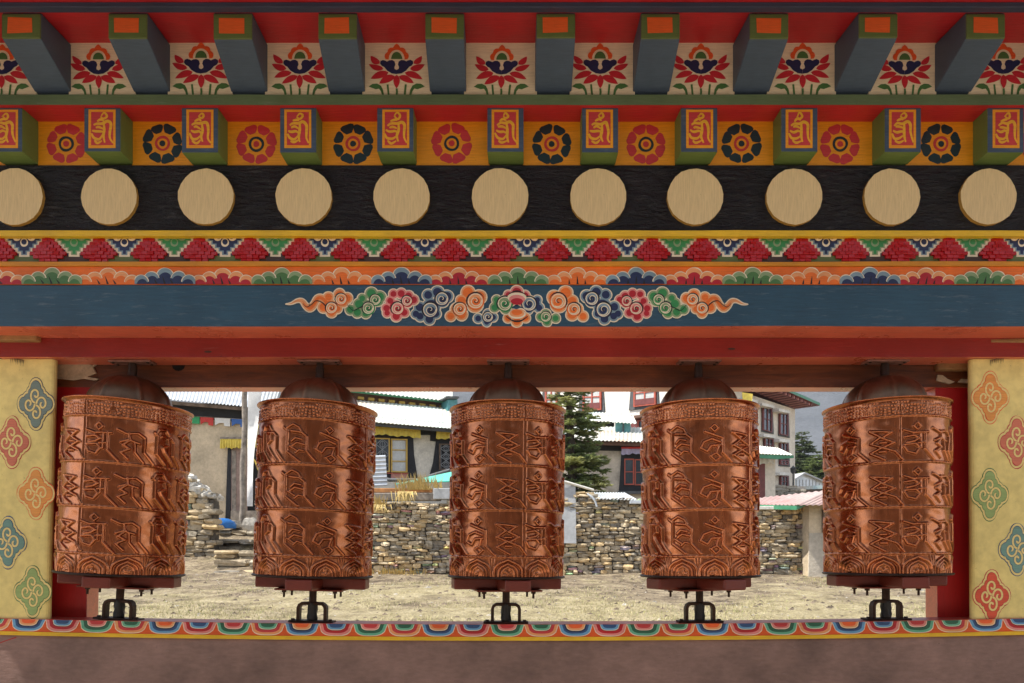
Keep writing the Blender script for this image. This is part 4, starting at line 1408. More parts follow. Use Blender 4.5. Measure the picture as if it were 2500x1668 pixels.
def prof_px(pts, Yfn):
    """height profile from photo points; Yfn gives the distance at a px"""
    def f(px):
        for (a, ya), (b, yb) in zip(pts, pts[1:]):
            if px <= b: return CZ + (1350 - (ya + (yb - ya) * max(0, (px - a)) / (b - a))) / FPX * Yfn(px)
        return CZ + (1350 - pts[-1][1]) / FPX * Yfn(px)
    return f
Yw = 15.0
x0w = px2x(640, Yw)
topf = prof_px([(640, 1225), (905, 1222), (1090, 1226), (1180, 1215), (1400, 1205), (1425, 1200), (1450, 1214), (1560, 1222), (1850, 1243), (1985, 1250), (2100, 1255)], lambda p: Yw)
to_px = lambda u: 1250 + (x0w + u) / Yw * FPX
stone_wall('stone_wall', (x0w, Yw), (px2x(1985, Yw), Yw), lambda u: gz(x0w + u, Yw), lambda u: topf(to_px(u)), .42,
           'long dry stone wall across the yard below the village houses', 2)
Yp2 = 17.0
x1w = px2x(330, Yp2)
topp = prof_px([(330, 1170), (440, 1165), (458, 1163), (480, 1188), (505, 1205), (530, 1212)], lambda p: Yp2)
stone_wall('stone_wall', (x1w, Yp2), (px2x(529, Yp2), Yp2), lambda u: gz(x1w + u, Yp2) - .1, lambda u: topp(1250 + (x1w + u) / Yp2 * FPX), .5,
           'broken end of a stone wall with pale rubble heaped on top, left of the steps', 4, (.08, .15), (.13, .34))
rnd = random.Random(9)
V, F, Cc = [], [], []
for k in range(150):                          # pale rubble heap
    px = rnd.uniform(395, 522); f = topp(px)
    y = Yp2 + rnd.uniform(-.18, .4)
    s = rnd.uniform(.04, .12)
    M = Matrix.Translation((px2x(px, Yp2), y, f - .04 + rnd.uniform(-.04, .10) * max(.1, (520 - px) / 120))) @ Matrix.Rotation(rnd.uniform(0, 3), 4, 'Z') @ Matrix.Rotation(rnd.uniform(-.5, .5), 4, 'X')
    c = rnd.uniform(.42, .72)
    stone_block(V, F, Cc, M, s * 1.3, s, s * .6, (c, c * .95, c * .85), rnd)
mb = MB(); mb.add(V, F, 'stone', False); o = mb.build('rubble_heap'); add_tint(o, Cc)
tag(o, 'heap of pale broken stones on the end of the left wall', 'rubble', kind='stuff')

# steps up to the left house
V, F, Cc = [], [], []
rnd = random.Random(12)
st = thing('stone_steps', (px2x(580, 17), 17, gz(px2x(580, 17), 17)), 'rough stone steps climbing through grass to the mud walled house', 'steps')
for k, (py, Y) in enumerate(((1392, 15.4), (1368, 16.2), (1342, 16.9), (1318, 17.6), (1296, 18.4), (1282, 19.2))):
    V, F, Cc = [], [], []
    xa, xb = px2x(531, Y), px2x(690, Y)
    z = CZ + (1350 - py) / FPX * Y
    u = xa
    while u < xb:
        wd = rnd.uniform(.35, .8); h = rnd.uniform(.10, .16)
        c = rnd.choice(PAL); q = rnd.uniform(.7, 1.05)
        M = Matrix.Translation((u + wd / 2, Y + rnd.uniform(-.05, .05), z - h * .5 + rnd.uniform(-.02, .02))) @ Matrix.Rotation(rnd.uniform(-.06, .06), 4, 'Z')
        stone_block(V, F, Cc, M, wd / 2 * 1.02, .30, h / 2, tuple(x * q for x in c), rnd)
        if k in (1, 2, 4):
            stone_block(V, F, Cc, M @ Matrix.Translation((0, .05, -h * .95)), wd / 2, .3, h / 2, tuple(x * q * .9 for x in c), rnd)
        u += wd
    mb = MB(); mb.add(V, F, 'stone', False); o = mb.build('step', st); add_tint(o, Cc)
# ------------------------------------------------------------------ building helpers
class Wall:
    """a vertical plane through two (px, distance) stations; shapes on it are given as seen in the photo"""
    def __init__(s, a, b):
        s.A = Vector((px2x(a[0], a[1]), a[1], 0)); s.B = Vector((px2x(b[0], b[1]), b[1], 0))
        s.d = (s.B - s.A).normalized()
        s.n = Vector((s.d.y, -s.d.x, 0))
        if s.n.y > 0: s.n = -s.n
    def pt(s, px, py, off=0):
        d = Vector(((px - 1250) / FPX, 1, (1350 - py) / FPX))
        O = Vector((0, 0, CZ))
        t = ((s.A + s.n * off - O).dot(s.n)) / d.dot(s.n)
        return O + d * t
    def prism(s, mb, pts, o0, o1, mat, side=None):
        f = [s.pt(x, y, o1) for x, y in pts]
        a = sum(p[0] * q[1] - q[0] * p[1] for p, q in zip(pts, pts[1:] + pts[:1]))
        if a > 0: f = f[::-1]
        b = [p - s.n * (o1 - o0) for p in f]
        n = len(f)
        mb.add(f + b, [tuple(range(n))], mat)
        mb.add(f + b, [(k, k + n, (k + 1) % n + n, (k + 1) % n) for k in range(n)] + [tuple(range(2 * n - 1, n - 1, -1))], side or mat)
    def rect(s, mb, x0, y0, x1, y1, o0, o1, mat, sl=0):
        s.prism(mb, [(x0, y0), (x1, y0 + sl * (x1 - x0)), (x1, y1 + sl * (x1 - x0)), (x0, y1)], o0, o1, mat)

def corr(mb, a, b, c, d, period, amp, mat, thick=.0):
    """corrugated sheet: a-b along the eave, d-c along the ridge"""
    a, b, c, d = map(Vector, (a, b, c, d))
    L = (b - a).length; n = max(8, int(L / period * 6))
    nr = (b - a).cross(d - a).normalized()
    if nr.z < 0: nr = -nr
    lo, hi = [], []
    for k in range(n + 1):
        t = k / n; w_ = amp * math.sin(2 * math.pi * L * t / period)
        lo.append(a.lerp(b, t) + nr * w_); hi.append(d.lerp(c, t) + nr * w_)
    m = n + 1
    lo2 = [p - nr * .012 for p in lo]; hi2 = [p - nr * .012 for p in hi]
    mb.add(lo + hi, [(k, k + 1, m + k + 1, m + k) for k in range(n)], mat, True)
    mb.add(lo2 + hi2, [(m + k, m + k + 1, k + 1, k) for k in range(n)], mat, True)
    mb.add(lo + lo2, [(k, m + k, m + k + 1, k + 1) for k in range(n)], mat)

def window(pl, root, x0, y0, x1, y1, frame, glass, nx=1, ny=2, fw=2.6, off=.05, sl=0, name='window', grille=False, label=None):
    mb = MB()
    Y = lambda x, y: y + sl * (x - x0)
    def bar(xa, ya, xb, yb, o1):
        pl.prism(mb, [(xa, Y(xa, ya)), (xb, Y(xb, ya)), (xb, Y(xb, yb)), (xa, Y(xa, yb))], off - .05, o1, frame)
    bar(x0, y0, x1, y0 + fw, off + .04); bar(x0, y1 - fw, x1, y1, off + .04)
    bar(x0, y0 + fw, x0 + fw, y1 - fw, off + .04); bar(x1 - fw, y0 + fw, x1, y1 - fw, off + .04)
    for i in range(1, nx):
        c = x0 + (x1 - x0) * i / nx; bar(c - fw * .35, y0 + fw, c + fw * .35, y1 - fw, off + .03)
    for j in range(1, ny):
        c = y0 + (y1 - y0) * j / ny; bar(x0 + fw, c - fw * .35, x1 - fw, c + fw * .35, off + .026)
    f = mb.build(name, root)
    if label: f['label'] = label
    mb = MB()
    pl.prism(mb, [(x0 + fw * .8, Y(x0, y0 + fw * .8)), (x1 - fw * .8, Y(x1, y0 + fw * .8)), (x1 - fw * .8, Y(x1, y1 - fw * .8)), (x0 + fw * .8, Y(x0, y1 - fw * .8))], off - .06, off - .01, glass)
    mb.build('pane', f)
    if grille:
        mb = MB()
        xc, w_ = (x0 + x1) / 2, (x1 - x0) / 2 - fw
        nrow = max(2, int((y1 - y0) / (w_ * 1.5)))
        hh = (y1 - y0 - 2 * fw) / nrow
        for j in range(nrow):
            yc = y0 + fw + hh * (j + .5)
            pts = [(xc, yc - hh / 2), (xc + w_, yc), (xc, yc + hh / 2), (xc - w_, yc)]
            for a, b in zip(pts, pts[1:] + pts[:1]):
                mb.tube([pl.pt(a[0], a[1], off + .015), pl.pt(b[0], b[1], off + .015)], .010, 'iron_grille', 5)
            ring = [(xc + w_ * .42 * math.cos(t), yc + hh * .28 * math.sin(t)) for t in [2 * math.pi * k / 10 for k in range(11)]]
            mb.tube([pl.pt(a, b, off + .018) for a, b in ring], .010, 'iron_grille', 5)
        for xx in (x0 + fw * 1.4, xc, x1 - fw * 1.4):
            mb.tube([pl.pt(xx, y0 + fw, off + .012), pl.pt(xx, y1 - fw, off + .012)], .007, 'iron_grille', 5)
        mb.build('grille', f)
    return f

def valance(pl, root, x0, y0, x1, y1, off, mat, sl=0, name='valance', n=None, top=None):
    """pleated cloth hung over a window"""
    mb = MB()
    n = n or int((x1 - x0) * .9)
    up, lo = [], []
    for k in range(n + 1):
        t = k / n; x = x0 + (x1 - x0) * t
        w_ = .035 * math.sin(t * n * 1.15) + .02 * math.sin(t * n * .37 + 1)
        e = 1.4 * math.sin(t * n * .31) + 1.2 * math.sin(t * n * .83)
        up.append(pl.pt(x, y0 + sl * (x - x0), off)); lo.append(pl.pt(x + (1.5 if t > .5 else -1.5) * abs(2 * t - 1), y1 + sl * (x - x0) + e, off + .05 + w_))
    m = n + 1
    mb.add(up + lo, [(m + k, m + k + 1, k + 1, k) for k in range(n)], mat, True)
    mb.add([p - pl.n * .01 for p in up + lo], [(k, k + 1, m + k + 1, m + k) for k in range(n)], mat, True)
    if top: pl.rect(mb, x0 - 1, y0 - 3, x1 + 1, y0 + 1.5, 0, off + .03, top, sl)
    return mb.build(name, root)

def base_at(root_px, Y): return (px2x(root_px, Y), Y, gz(px2x(root_px, Y), Y))

# ------------------------------------------------------------------ left house
hA = thing('mud_house', base_at(480, 21), 'tan mud plastered house with a corrugated zinc roof and black eaves at the left', 'house')
pa = Wall((300, 21), (640, 21))
mb = MB(); pa.rect(mb, 40, 985, 668, 1290, -4, 0, 'mud_plaster'); mb.build('wall', hA)
mb = MB(); pa.prism(mb, [(40, 985), (668, 985), (668, 1028), (600, 1029), (440, 1021), (40, 1014)], -.01, .04, 'black_paint'); mb.build('eave_band', hA)
mb = MB(); pa.prism(mb, [(40, 948), (440, 981), (668, 1001), (668, 1008), (440, 989), (40, 956)], .45, .52, 'old_wood'); mb.build('fascia', hA)
mb = MB(); corr(mb, pa.pt(40, 941, .6), pa.pt(668, 998, .6), pa.pt(690, 930, -3.8), pa.pt(40, 900, -3.8), .105, .018, 'zinc'); mb.build('roof', hA)
mb = MB(); pa.rect(mb, 564, 1093, 604, 1264, -.02, .03, 'door_wood'); pa.rect(mb, 566, 1100, 576, 1264, .03, .045, 'grey_wood'); mb.build('door', hA)
mb = MB(); pa.prism(mb, [(556, 1093), (564, 1093), (562, 1266), (550, 1266), (553, 1180)], .0, .05, 'black_paint'); mb.build('door_surround', hA)
mb = MB(); pa.rect(mb, 604, 1093, 650, 1248, -.02, .025, 'hole_shade'); mb.build('doorway_shade', hA)  # flat dark panel painted in for the shade inside the opening
mb = MB(); pa.rect(mb, 563, 1247, 668, 1275, .02, .35, 'grey_wood'); mb.build('threshold', hA)
valance(pa, hA, 538, 1070, 640, 1094, .16, 'yellow_cloth', 0, top='grey_wood')
fl = thing('prayer_flag_string', tuple(pa.pt(525, 1038, .06)), 'row of green, red, white and blue pennants under the black eave of the tan house', 'prayer flags')
for x0, x1, m in ((447, 487, 'green_cloth'), (489, 521, 'red_cloth'), (524, 562, 'white_cloth'), (565, 600, 'blue_cloth'), (603, 640, 'yellow_cloth')):
    mb = MB(); sl = .055
    ya = 1016 + (x0 - 447) * .055
    pts = [(x0, ya), (x1, ya + 2), (x1 - 1, ya + 21), (x0 + (x1 - x0) * .62, ya + 20), (x0 + (x1 - x0) * .6, ya + 13), (x0 + (x1 - x0) * .3, ya + 12), (x0 + 1, ya + 18)] if x0 > 480 else [(x0, ya), (x1, ya + 2), (x1, ya + 19), (x0, ya + 17)]
    pa.prism(mb, pts, .08, .095, m); mb.build('flag', fl)
mb = MB(); mb.tube([pa.pt(430, 1014, .09), pa.pt(540, 1020, .09), pa.pt(650, 1028, .09)], .008, 'grey_wood', 5); mb.build('string', fl)
fp = thing('flag_pole', base_at(590, 19.0), 'grey wooden pole carrying a long white vertical prayer flag', 'flag pole')
mb = MB()
a, b = P(591, 1282, 19.0), P(600, 880, 19.0)
mb.tube([a.lerp(b, k / 8) + Vector((.02 * math.sin(k * 1.7), 0, 0)) for k in range(9)], lambda t: .085 - .02 * t, 'grey_wood', 10); mb.build('pole', fp)
mb = MB()
L_, Rt = [], []
for k in range(25):
    t = k / 24; py = 900 + (1236 - 900) * t
    xl = 606 - 3 * t; xr = 638 - 22 * t ** 1.3
    dy = .10 * math.sin(t * 9) 
    L_.append(P(xl, py, 18.95)); Rt.append(P(xr, py, 18.95) + Vector((0, .12 * math.sin(t * 7) - .05, 0)))
M_ = [a.lerp(b, .5) + Vector((0, .05 * math.sin(k * .8), 0)) for k, (a, b) in enumerate(zip(L_, Rt))]
vs = L_ + M_ + Rt; m = 25
mb.add(vs, [(k, m + k, m + k + 1, k + 1) for k in range(24)] + [(m + k, 2 * m + k, 2 * m + k + 1, m + k + 1) for k in range(24)], 'white_cloth', True)
mb.add([p + Vector((0, .006, 0)) for p in vs], [(k + 1, m + k + 1, m + k, k) for k in range(24)] + [(m + k + 1, 2 * m + k + 1, 2 * m + k, m + k) for k in range(24)], 'white_cloth', True)
mb.build('flag', fp)
mb = MB(); pts = [(622, 1120), (628, 1132), (634, 1160), (630, 1142)]
q = [P(x, y, 19.2) for x, y in ((618, 1118), (634, 1140), (640, 1170), (628, 1145))]
mb.add(q + [p + Vector((0, .02, 0)) for p in q], [(0, 1, 2, 3), (7, 6, 5, 4), (0, 4, 5, 1), (1, 5, 6, 2), (2, 6, 7, 3), (3, 7, 4, 0)], 'yellow_cloth'); mb.build('ribbon', fp)
mb = MB()
rnd = random.Random(3)
c = P(545, 1278, 18.3)
mb.lathe([(.0, .22), (.12, .20), (.24, .12), (.28, .04), (.27, -.05)], 'blue_tarp', 14, tuple(c - Vector((0, 0, .08))), lambda a, r, z: r * (1 + .18 * math.sin(3 * a + 5 * z) + .1 * math.sin(7 * a)))
tag(mb.build('tarp_bundle'), 'crumpled bright blue tarp bundle at the top of the steps', 'tarp')
for k, (px, py, s) in enumerate(((688 - 60, 1284, .30), (676 - 30, 1282, .22), (572, 1280, .14))):
    V, F, Cc = [], [], []
    p = P(px, py, 18.6)
    stone_block(V, F, Cc, Matrix.Translation((p.x, p.y, p.z)) @ Matrix.Rotation(.4 * k, 4, 'Z'), s * 1.2, s, s * .75, (.46, .43, .38), rnd)
    mb = MB(); mb.add(V, F, 'stone', False); o = mb.build('boulder'); add_tint(o, Cc)
    tag(o, ['large pale boulder beside the house steps, farthest right', 'middle pale boulder at the top of the house steps', 'small boulder beside the blue tarp bundle'][k], 'boulder')

# ------------------------------------------------------------------ middle house
hB = thing('village_house', base_at(1000, 20), 'white plastered house with black window surrounds, yellow valances and a pale green tin roof', 'house')
pb = Wall((905, 19.5), (1105, 20.6))
mb = MB(); pb.prism(mb, [(700, 1000), (1190, 1040), (1190, 1260), (700, 1260)], -4, 0, 'lime_plaster'); mb.build('wall', hB)
mb = MB()
pb.prism(mb, [(700, 1022), (1024, 1048), (1024, 1064), (1009, 1067), (1011, 1110), (1020, 1170), (700, 1170)], 0, .04, 'black_paint')
mb.build('window_surround', hB)
mb = MB()
pb.prism(mb, [(1052, 1050), (1190, 1060), (1190, 1172), (1046, 1172), (1058, 1130), (1065, 1078), (1051, 1076)], 0, .04, 'black_paint')
mb.build('window_surround', hB)
mb = MB(); pb.prism(mb, [(1024.2, 1048), (1051.8, 1050), (1051.8, 1062), (1024.2, 1062)], 0, .035, 'black_paint'); mb.build('eave_band', hB)
window(pb, hB, 874, 1068, 909, 1152, 'yellow_trim', 'window_glass', 1, 1, 3, .05, .02, grille=True)
window(pb, hB, 915, 1069, 952, 1152, 'yellow_trim', 'window_glass', 1, 1, 3, .05, .02, grille=True)
window(pb, hB, 955, 1071, 995, 1153, 'yellow_trim', 'curtain_glass', 1, 3, 3.2, .06, .02)
window(pb, hB, 1073, 1083, 1105, 1147, 'old_wood', 'window_glass', 1, 1, 2.6, .05, .02, grille=True)
window(pb, hB, 1112, 1085, 1150, 1150, 'old_wood', 'window_glass', 2, 2, 2.6, .05, .02)
mb = MB(); pb.rect(mb, 955, 1155, 995, 1169, .04, .07, 'pink_panel', .02); mb.build('panel', hB)
mb = MB(); pb.rect(mb, 915, 1153.5, 996, 1156, .04, .09, 'red_trim', .02); mb.build('sill', hB)
valance(pb, hB, 855, 1031, 1026, 1056, .22, 'yellow_cloth', .075, n=70)
valance(pb, hB, 1066, 1050, 1160, 1070, .22, 'yellow_cloth', .07, n=40)
mb = MB(); corr(mb, pb.pt(690, 1012, .7), pb.pt(1200, 1054, .7), pb.pt(1200, 1005, -2.6), pb.pt(690, 962, -2.6), .11, .009, 'mint_tin'); mb.build('roof', hB)
mb = MB(); pb.prism(mb, [(690, 1014), (1200, 1056), (1200, 1063), (690, 1021)], .50, .60, 'slate_paint'); mb.build('fascia', hB)
mb = MB()
pb.prism(mb, [(690, 938), (1092, 983), (1092, 1003), (690, 966)], -3.2, -2.8, 'brown_trim')
for k in range(16):
    x = 700 + k * 25; y = 938 + (x - 690) * .112
    pb.prism(mb, [(x, y + 9), (x + 14, y + 10.6), (x + 14, y + 17), (x, y + 15.5)], -2.82, -2.7, 'yellow_trim')
mb.build('upper_eave', hB)
mb = MB(); corr(mb, pb.pt(680, 932, -2.3), pb.pt(1105, 980, -2.3), pb.pt(1105, 940, -6), pb.pt(680, 890, -6), .14, .02, 'mint_tin')
pb.prism(mb, [(680, 933), (1105, 981), (1105, 985), (680, 937)], -2.5, -2.42, 'green_trim')
mb.build('upper_roof', hB)
mb = MB()
pb.rect(mb, 1093, 976, 1117, 1012, -2.6, -2.0, 'teal_tin'); 
pb.prism(mb, [(1088, 971), (1122, 972), (1120, 968), (1090, 967)], -2.8, -1.8, 'slate_paint')
for x in (1095, 1112): pb.rect(mb, x, 971, x + 3, 977, -2.2, -2.1, 'teal_tin')
mb.build('chimney', hB)

# things on and behind the long wall
def box_px(mb, x0, y0, x1, y1, Y, dep, mat, skew=0):
    a, b = P(x0, y1, Y), P(x1, y0, Y)
    mb.box(a.x, b.x, Y, Y + dep, a.z, b.z, mat)
mb = MB(); a, b, c, d = P(890, 1188, 15.5), P(946, 1186, 15.6), P(941, 1111, 15.7), P(890, 1113, 15.6)
corr(mb, a, d, c, b, .092, .014, 'zinc'); tag(mb.build('tin_sheet'), 'upright piece of corrugated zinc sheet behind the stone wall', 'metal sheet')
for args, nm, lab, m in (((880, 1204, 1075, 1222, 14.86, .22), 'stone_slab', 'long grey slab laid along the top of the stone wall', 'grey_wood'),
                         ((885, 1192, 1056, 1203, 14.98, .05), 'rusty_board', 'orange rusty board lying on the grey slab', 'rust_board'),
                         ((1058, 1192, 1140, 1219, 14.80, .25), 'concrete_block', 'smooth grey block on the wall next to the rusty board', 'grey_sheet')):
    mb = MB(); box_px(mb, *args, m); tag(mb.build(nm, bevel=.015), lab, nm.replace('_', ' '))
mb = MB()
q = [P(966, 1181, 16.6), P(1120, 1148, 16.2), P(1120, 1174, 15.9), P(1040, 1177, 16.0)]
q2 = [p - Vector((0, 0, .02)) for p in q]
mb.add(q + q2, [(0, 3, 2, 1), (4, 5, 6, 7), (0, 1, 5, 4), (1, 2, 6, 5), (2, 3, 7, 6), (3, 0, 4, 7)], 'teal_tarp'); tag(mb.build('tarp_awning'), 'sagging teal green tarp awning in front of the white house', 'awning')
mb = MB(); mb.tube([P(905, 1158, 17.5), P(950, 1172, 17.2), P(1020, 1172, 16.9), P(1100, 1148, 16.4)], .05, 'slate_paint', 6); tag(mb.build('roof_pole'), 'dark pole propped under the teal awning', 'pole')
def tuft(px, py, Y, n, h, sp, lab, seed, droop=0.0):
    r = random.Random(seed); V, F, Cc = [], [], []
    o = P(px, py, Y)
    for _ in range(n):
        x = o.x + r.gauss(0, sp); y = o.y + r.gauss(0, sp * .4)
        hh = h * r.uniform(.4, 1.1); lx = r.gauss(0, .25) * hh
        k = r.uniform(.7, 1.2); col = (.60 * k, .44 * k, .16 * k, 1)
        w_ = .009
        if r.random() < droop: hh = -hh * .9
        i = len(V)
        V += [(x - w_, y, o.z), (x + w_, y, o.z), (x + lx * .5 + w_ * .8, y - .05, o.z + hh * .55), (x + lx * .5 - w_ * .8, y - .05, o.z + hh * .55), (x + lx, y - .08, o.z + hh)]
        F += [(i, i + 1, i + 2, i + 3), (i + 3, i + 2, i + 4)]; Cc += [col] * 5
    mb = MB(); mb.add(V, F, 'straw'); ob = mb.build('grass_tuft'); add_tint(ob, Cc)
    tag(ob, lab, 'grass', 'dry grass tufts on and below the long wall')
tuft(1020, 1196, 14.9, 150, .36, .16, 'tall golden dry grass tuft rising above the rusty board', 1)
tuft(988, 1200, 14.7, 90, .30, .10, 'dry straw hanging down over the wall face', 2, .9)
tuft(925, 1232, 14.7, 80, .22, .10, 'small straw tuft growing from the wall beside the second wheel', 3, .6)
tuft(965, 1402, 14.6, 130, .16, .30, 'flattened straw tuft at the foot of the wall right of the second wheel', 4, .2)
tuft(1068, 1192, 15.1, 30, .22, .05, 'thin dark stalks beside the smooth grey block', 5)
tuft(1935, 1250, 14.9, 60, .18, .20, 'straw tuft on top of the wall by the shed', 6)

mb = MB(); q = [P(1340, 1326, 14.72), P(1407, 1327, 14.72), P(1405, 1183, 14.86), P(1340, 1172, 14.86)]
for (i0, t0, t1) in ((0, 0, .60), (1, .602, 1)):
    lo = [q[0].lerp(q[3], t0), q[1].lerp(q[2], t0)]; hi = [q[1].lerp(q[2], t1), q[0].lerp(q[3], t1)]
    f = lo + hi
    mb.add(f + [p + Vector((0, .02, 0)) for p in f], [(0, 1, 2, 3), (7, 6, 5, 4), (0, 4, 5, 1), (1, 5, 6, 2), (2, 6, 7, 3), (3, 7, 4, 0)], 'grey_sheet')
    if i0 == 0:
        for p in f: p.y -= .004
tag(mb.build('grey_sheet'), 'plain grey sheet panel standing against the stone wall right of the middle wheel', 'metal sheet')
mb = MB(); mb.tube([P(1340, 1163, 14.8), P(1375, 1175, 14.8), P(1449, 1197, 14.9)], .028, 'white_wash', 7); tag(mb.build('wooden_pole'), 'pale thin pole lying slanted above the grey sheet panel', 'pole')
mb = MB(); corr(mb, P(1440, 1217, 14.75), P(1556, 1220, 14.75), P(1525, 1203, 15.9), P(1436, 1202, 15.9), .075, .011, 'zinc'); tag(mb.build('tin_sheet'), 'small corrugated zinc sheet roofing the wall beside the fir tree', 'metal sheet')
mb = MB(); box_px(mb, 1538, 1222, 1620, 1230, 14.7, .5, 'zinc'); tag(mb.build('tin_sheet', bevel=.01), 'flat zinc sheet weighing on the wall left of the fourth wheel', 'metal sheet')
mb = MB(); mb.tube([P(1434, 1206, 14.7), P(1446, 1214, 14.65), P(1453, 1225, 14.65), P(1457, 1237, 14.65)], .022, 'zinc', 7); tag(mb.build('bent_pipe'), 'short bent metal pipe sticking from the wall', 'pipe')

# ------------------------------------------------------------------ small house behind the fir
hC = thing('cottage', base_at(1520, 22), 'low grey cottage with orange framed windows and rusty teal roof behind the fir tree', 'house')
pc_ = Wall((1380, 22.6), (1600, 22))
mb = MB(); pc_.rect(mb, 1350, 1080, 1700, 1260, -4, 0, 'grey_plaster'); mb.build('wall', hC)
mb = MB(); pc_.prism(mb, [(1350, 1075), (1700, 1078), (1700, 1104), (1350, 1098)], 0, .05, 'black_paint'); mb.build('eave_band', hC)
mb = MB(); pc_.prism(mb, [(1517, 1100), (1640, 1100), (1650, 1200), (1650, 1206), (1510, 1206), (1513, 1170)], 0, .06, 'black_paint'); mb.build('window_surround', hC)
mb = MB(); pc_.prism(mb, [(1508, 1199), (1652, 1199), (1652, 1206), (1508, 1206)], .06, .2, 'slate_paint'); mb.build('sill', hC)
window(pc_, hC, 1524, 1120, 1548, 1184, 'red_trim', 'window_glass', 1, 2, 2.8, .07)
window(pc_, hC, 1549.5, 1121, 1574, 1185, 'red_trim', 'window_glass', 1, 2, 2.8, .07)
window(pc_, hC, 1580, 1121, 1604, 1185, 'red_trim', 'window_glass', 1, 2, 2.8, .07)
valance(pc_, hC, 1518, 1094, 1640, 1109, .22, 'violet_cloth', 0, n=60, top='red_cloth')
mb = MB(); corr(mb, pc_.pt(1340, 1072, .7), pc_.pt(1720, 1083, .7), pc_.pt(1720, 1046, -3), pc_.pt(1340, 1040, -3), .12, .016, 'rust_tin'); mb.build('roof', hC)
mb = MB(); pc_.prism(mb, [(1340, 1074), (1720, 1085), (1720, 1093), (1340, 1083)], .45, .55, 'brown_trim'); mb.build('fascia', hC)
mb = MB(); pc_.rect(mb, 1502, 1030, 1538, 1058, -2.6, -1.6, 'teal_tin')
pc_.rect(mb, 1520, 1032, 1523, 1058, -1.6, -1.55, 'slate_paint'); mb.build('chimney', hC)
mb = MB(); corr(mb, pc_.pt(1490, 1030, -1.3), pc_.pt(1554, 1034, -1.3), pc_.pt(1546, 1016, -2.9), pc_.pt(1498, 1015, -2.9), .12, .016, 'mint_tin'); mb.build('chimney_roof', hC)
hC2 = thing('lean_to', base_at(1470, 26), 'low lean-to with a pale rusty roof between the cottage and the white building', 'shed')
pl2 = Wall((1400, 26), (1540, 26))
mb = MB(); pl2.rect(mb, 1370, 1026, 1500, 1240, -2, 0, 'grey_plaster'); mb.build('wall', hC2)
mb = MB(); pl2.rect(mb, 1440, 1031, 1499, 1040, 0, .05, 'black_paint'); mb.build('eave_band', hC2)
mb = MB(); corr(mb, pl2.pt(1360, 1026, .5), pl2.pt(1504, 1030, .5), pl2.pt(1490, 1008, -2.4), pl2.pt(1360, 1004, -2.4), .13, .016, 'rust_tin'); mb.build('roof', hC2)

# ------------------------------------------------------------------ white monastery building
hD = thing('white_building', base_at(1480, 36), 'tall whitewashed building with red windows in dark tapered surrounds behind the fir tree', 'building')
pd = Wall((1290, 39), (1660, 31))
mb = MB(); pd.prism(mb, [(1240, 850), (1668, 800), (1668, 1240), (1240, 1240)], -3, 0, 'white_wash'); mb.build('wall', hD)
for (x0, y0, x1, y1, sl) in ((1422, 905, 1467, 1003, -.05), (1546, 895, 1600, 994, -.12), (1330, 915, 1360, 1006, 0)):
    mb = MB(); pd.prism(mb, [(x0 - 2, y0), (x1 + 2, y0), (x1 + 9, y1 + 6 + sl * 50), (x0 - 11, y1 + 8)], 0, .06, 'slate_paint'); s_ = mb.build('window_surround', hD)
    window(pd, hD, x0, y0, x1, y1, 'red_trim', 'curtain_glass', 2, 3, 4, .1, sl)
    mb = MB(); pd.prism(mb, [(x0 + 3, y1 - 18), (x1 - 3, y1 - 18 + sl * 45), (x1 - 3, y1 - 4 + sl * 45), (x0 + 3, y1 - 4)], .1, .15, 'maroon_trim'); mb.build('panel', hD)
mb = MB(); pd.prism(mb, [(1540, 1018), (1600, 1012), (1600, 1060), (1540, 1060)], 0, .06, 'maroon_trim'); mb.build('window_surround', hD)
window(pd, hD, 1556, 1026, 1580, 1056, 'red_trim', 'window_glass', 2, 1, 2.6, .08)
mb = MB(); pd.prism(mb, [(1536, 1016), (1606, 1008), (1606, 1014), (1536, 1022)], 0, .5, 'brown_trim'); mb.build('canopy', hD)

# ------------------------------------------------------------------ tall cream building on the right
hE = thing('monastery_block', base_at(1900, 40), 'tall cream building with dark red windows under a wide green edged eave at the right', 'building')
pe = Wall((1862, 38), (1903, 39.7))
mb = MB(); pe.prism(mb, [(1760, 940), (1941, 1000), (1941, 1240), (1760, 1240)], -10, 0, 'cream_plaster'); mb.build('wall', hE)
sl = .36
for (x0, y0, x1, y1) in ((1864, 992, 1886, 1050), (1905, 1006, 1925, 1060), (1868, 1068, 1889, 1102), (1906, 1080, 1925, 1118), (1906, 1122, 1926, 1134), (1907, 1162, 1925, 1188), (1828, 980, 1846, 1040), (1830, 1060, 1846, 1096)):
    s2 = sl * (1190 - y0) / 200 * .8
    mb = MB(); pe.prism(mb, [(x0 - 1, y0 - 1), (x1 + 1, y0 - 1 + s2 * 20), (x1 + 3.4, y1 + 4 + s2 * 20), (x0 - 3.4, y1 + 4)], 0, .06, 'slate_paint'); mb.build('window_surround', hE)
    window(pe, hE, x0, y0, x1, y1, 'maroon_trim', 'window_glass', 2, 2, 2.2, .1, s2)
    if y1 - y0 > 20:
        mb = MB(); pe.prism(mb, [(x0 - 3, y0 - 9), (x1 + 4, y0 - 9 + s2 * 22), (x1 + 4, y0 - 2 + s2 * 22), (x0 - 3, y0 - 2)], 0, .45, 'white_wash'); mb.build('canopy', hE)
mb = MB()
A_, B_ = pe.pt(1760, 925, .02), pe.pt(1941, 996, .02)
zr = CZ + (1350 - 992) / FPX * 41.5
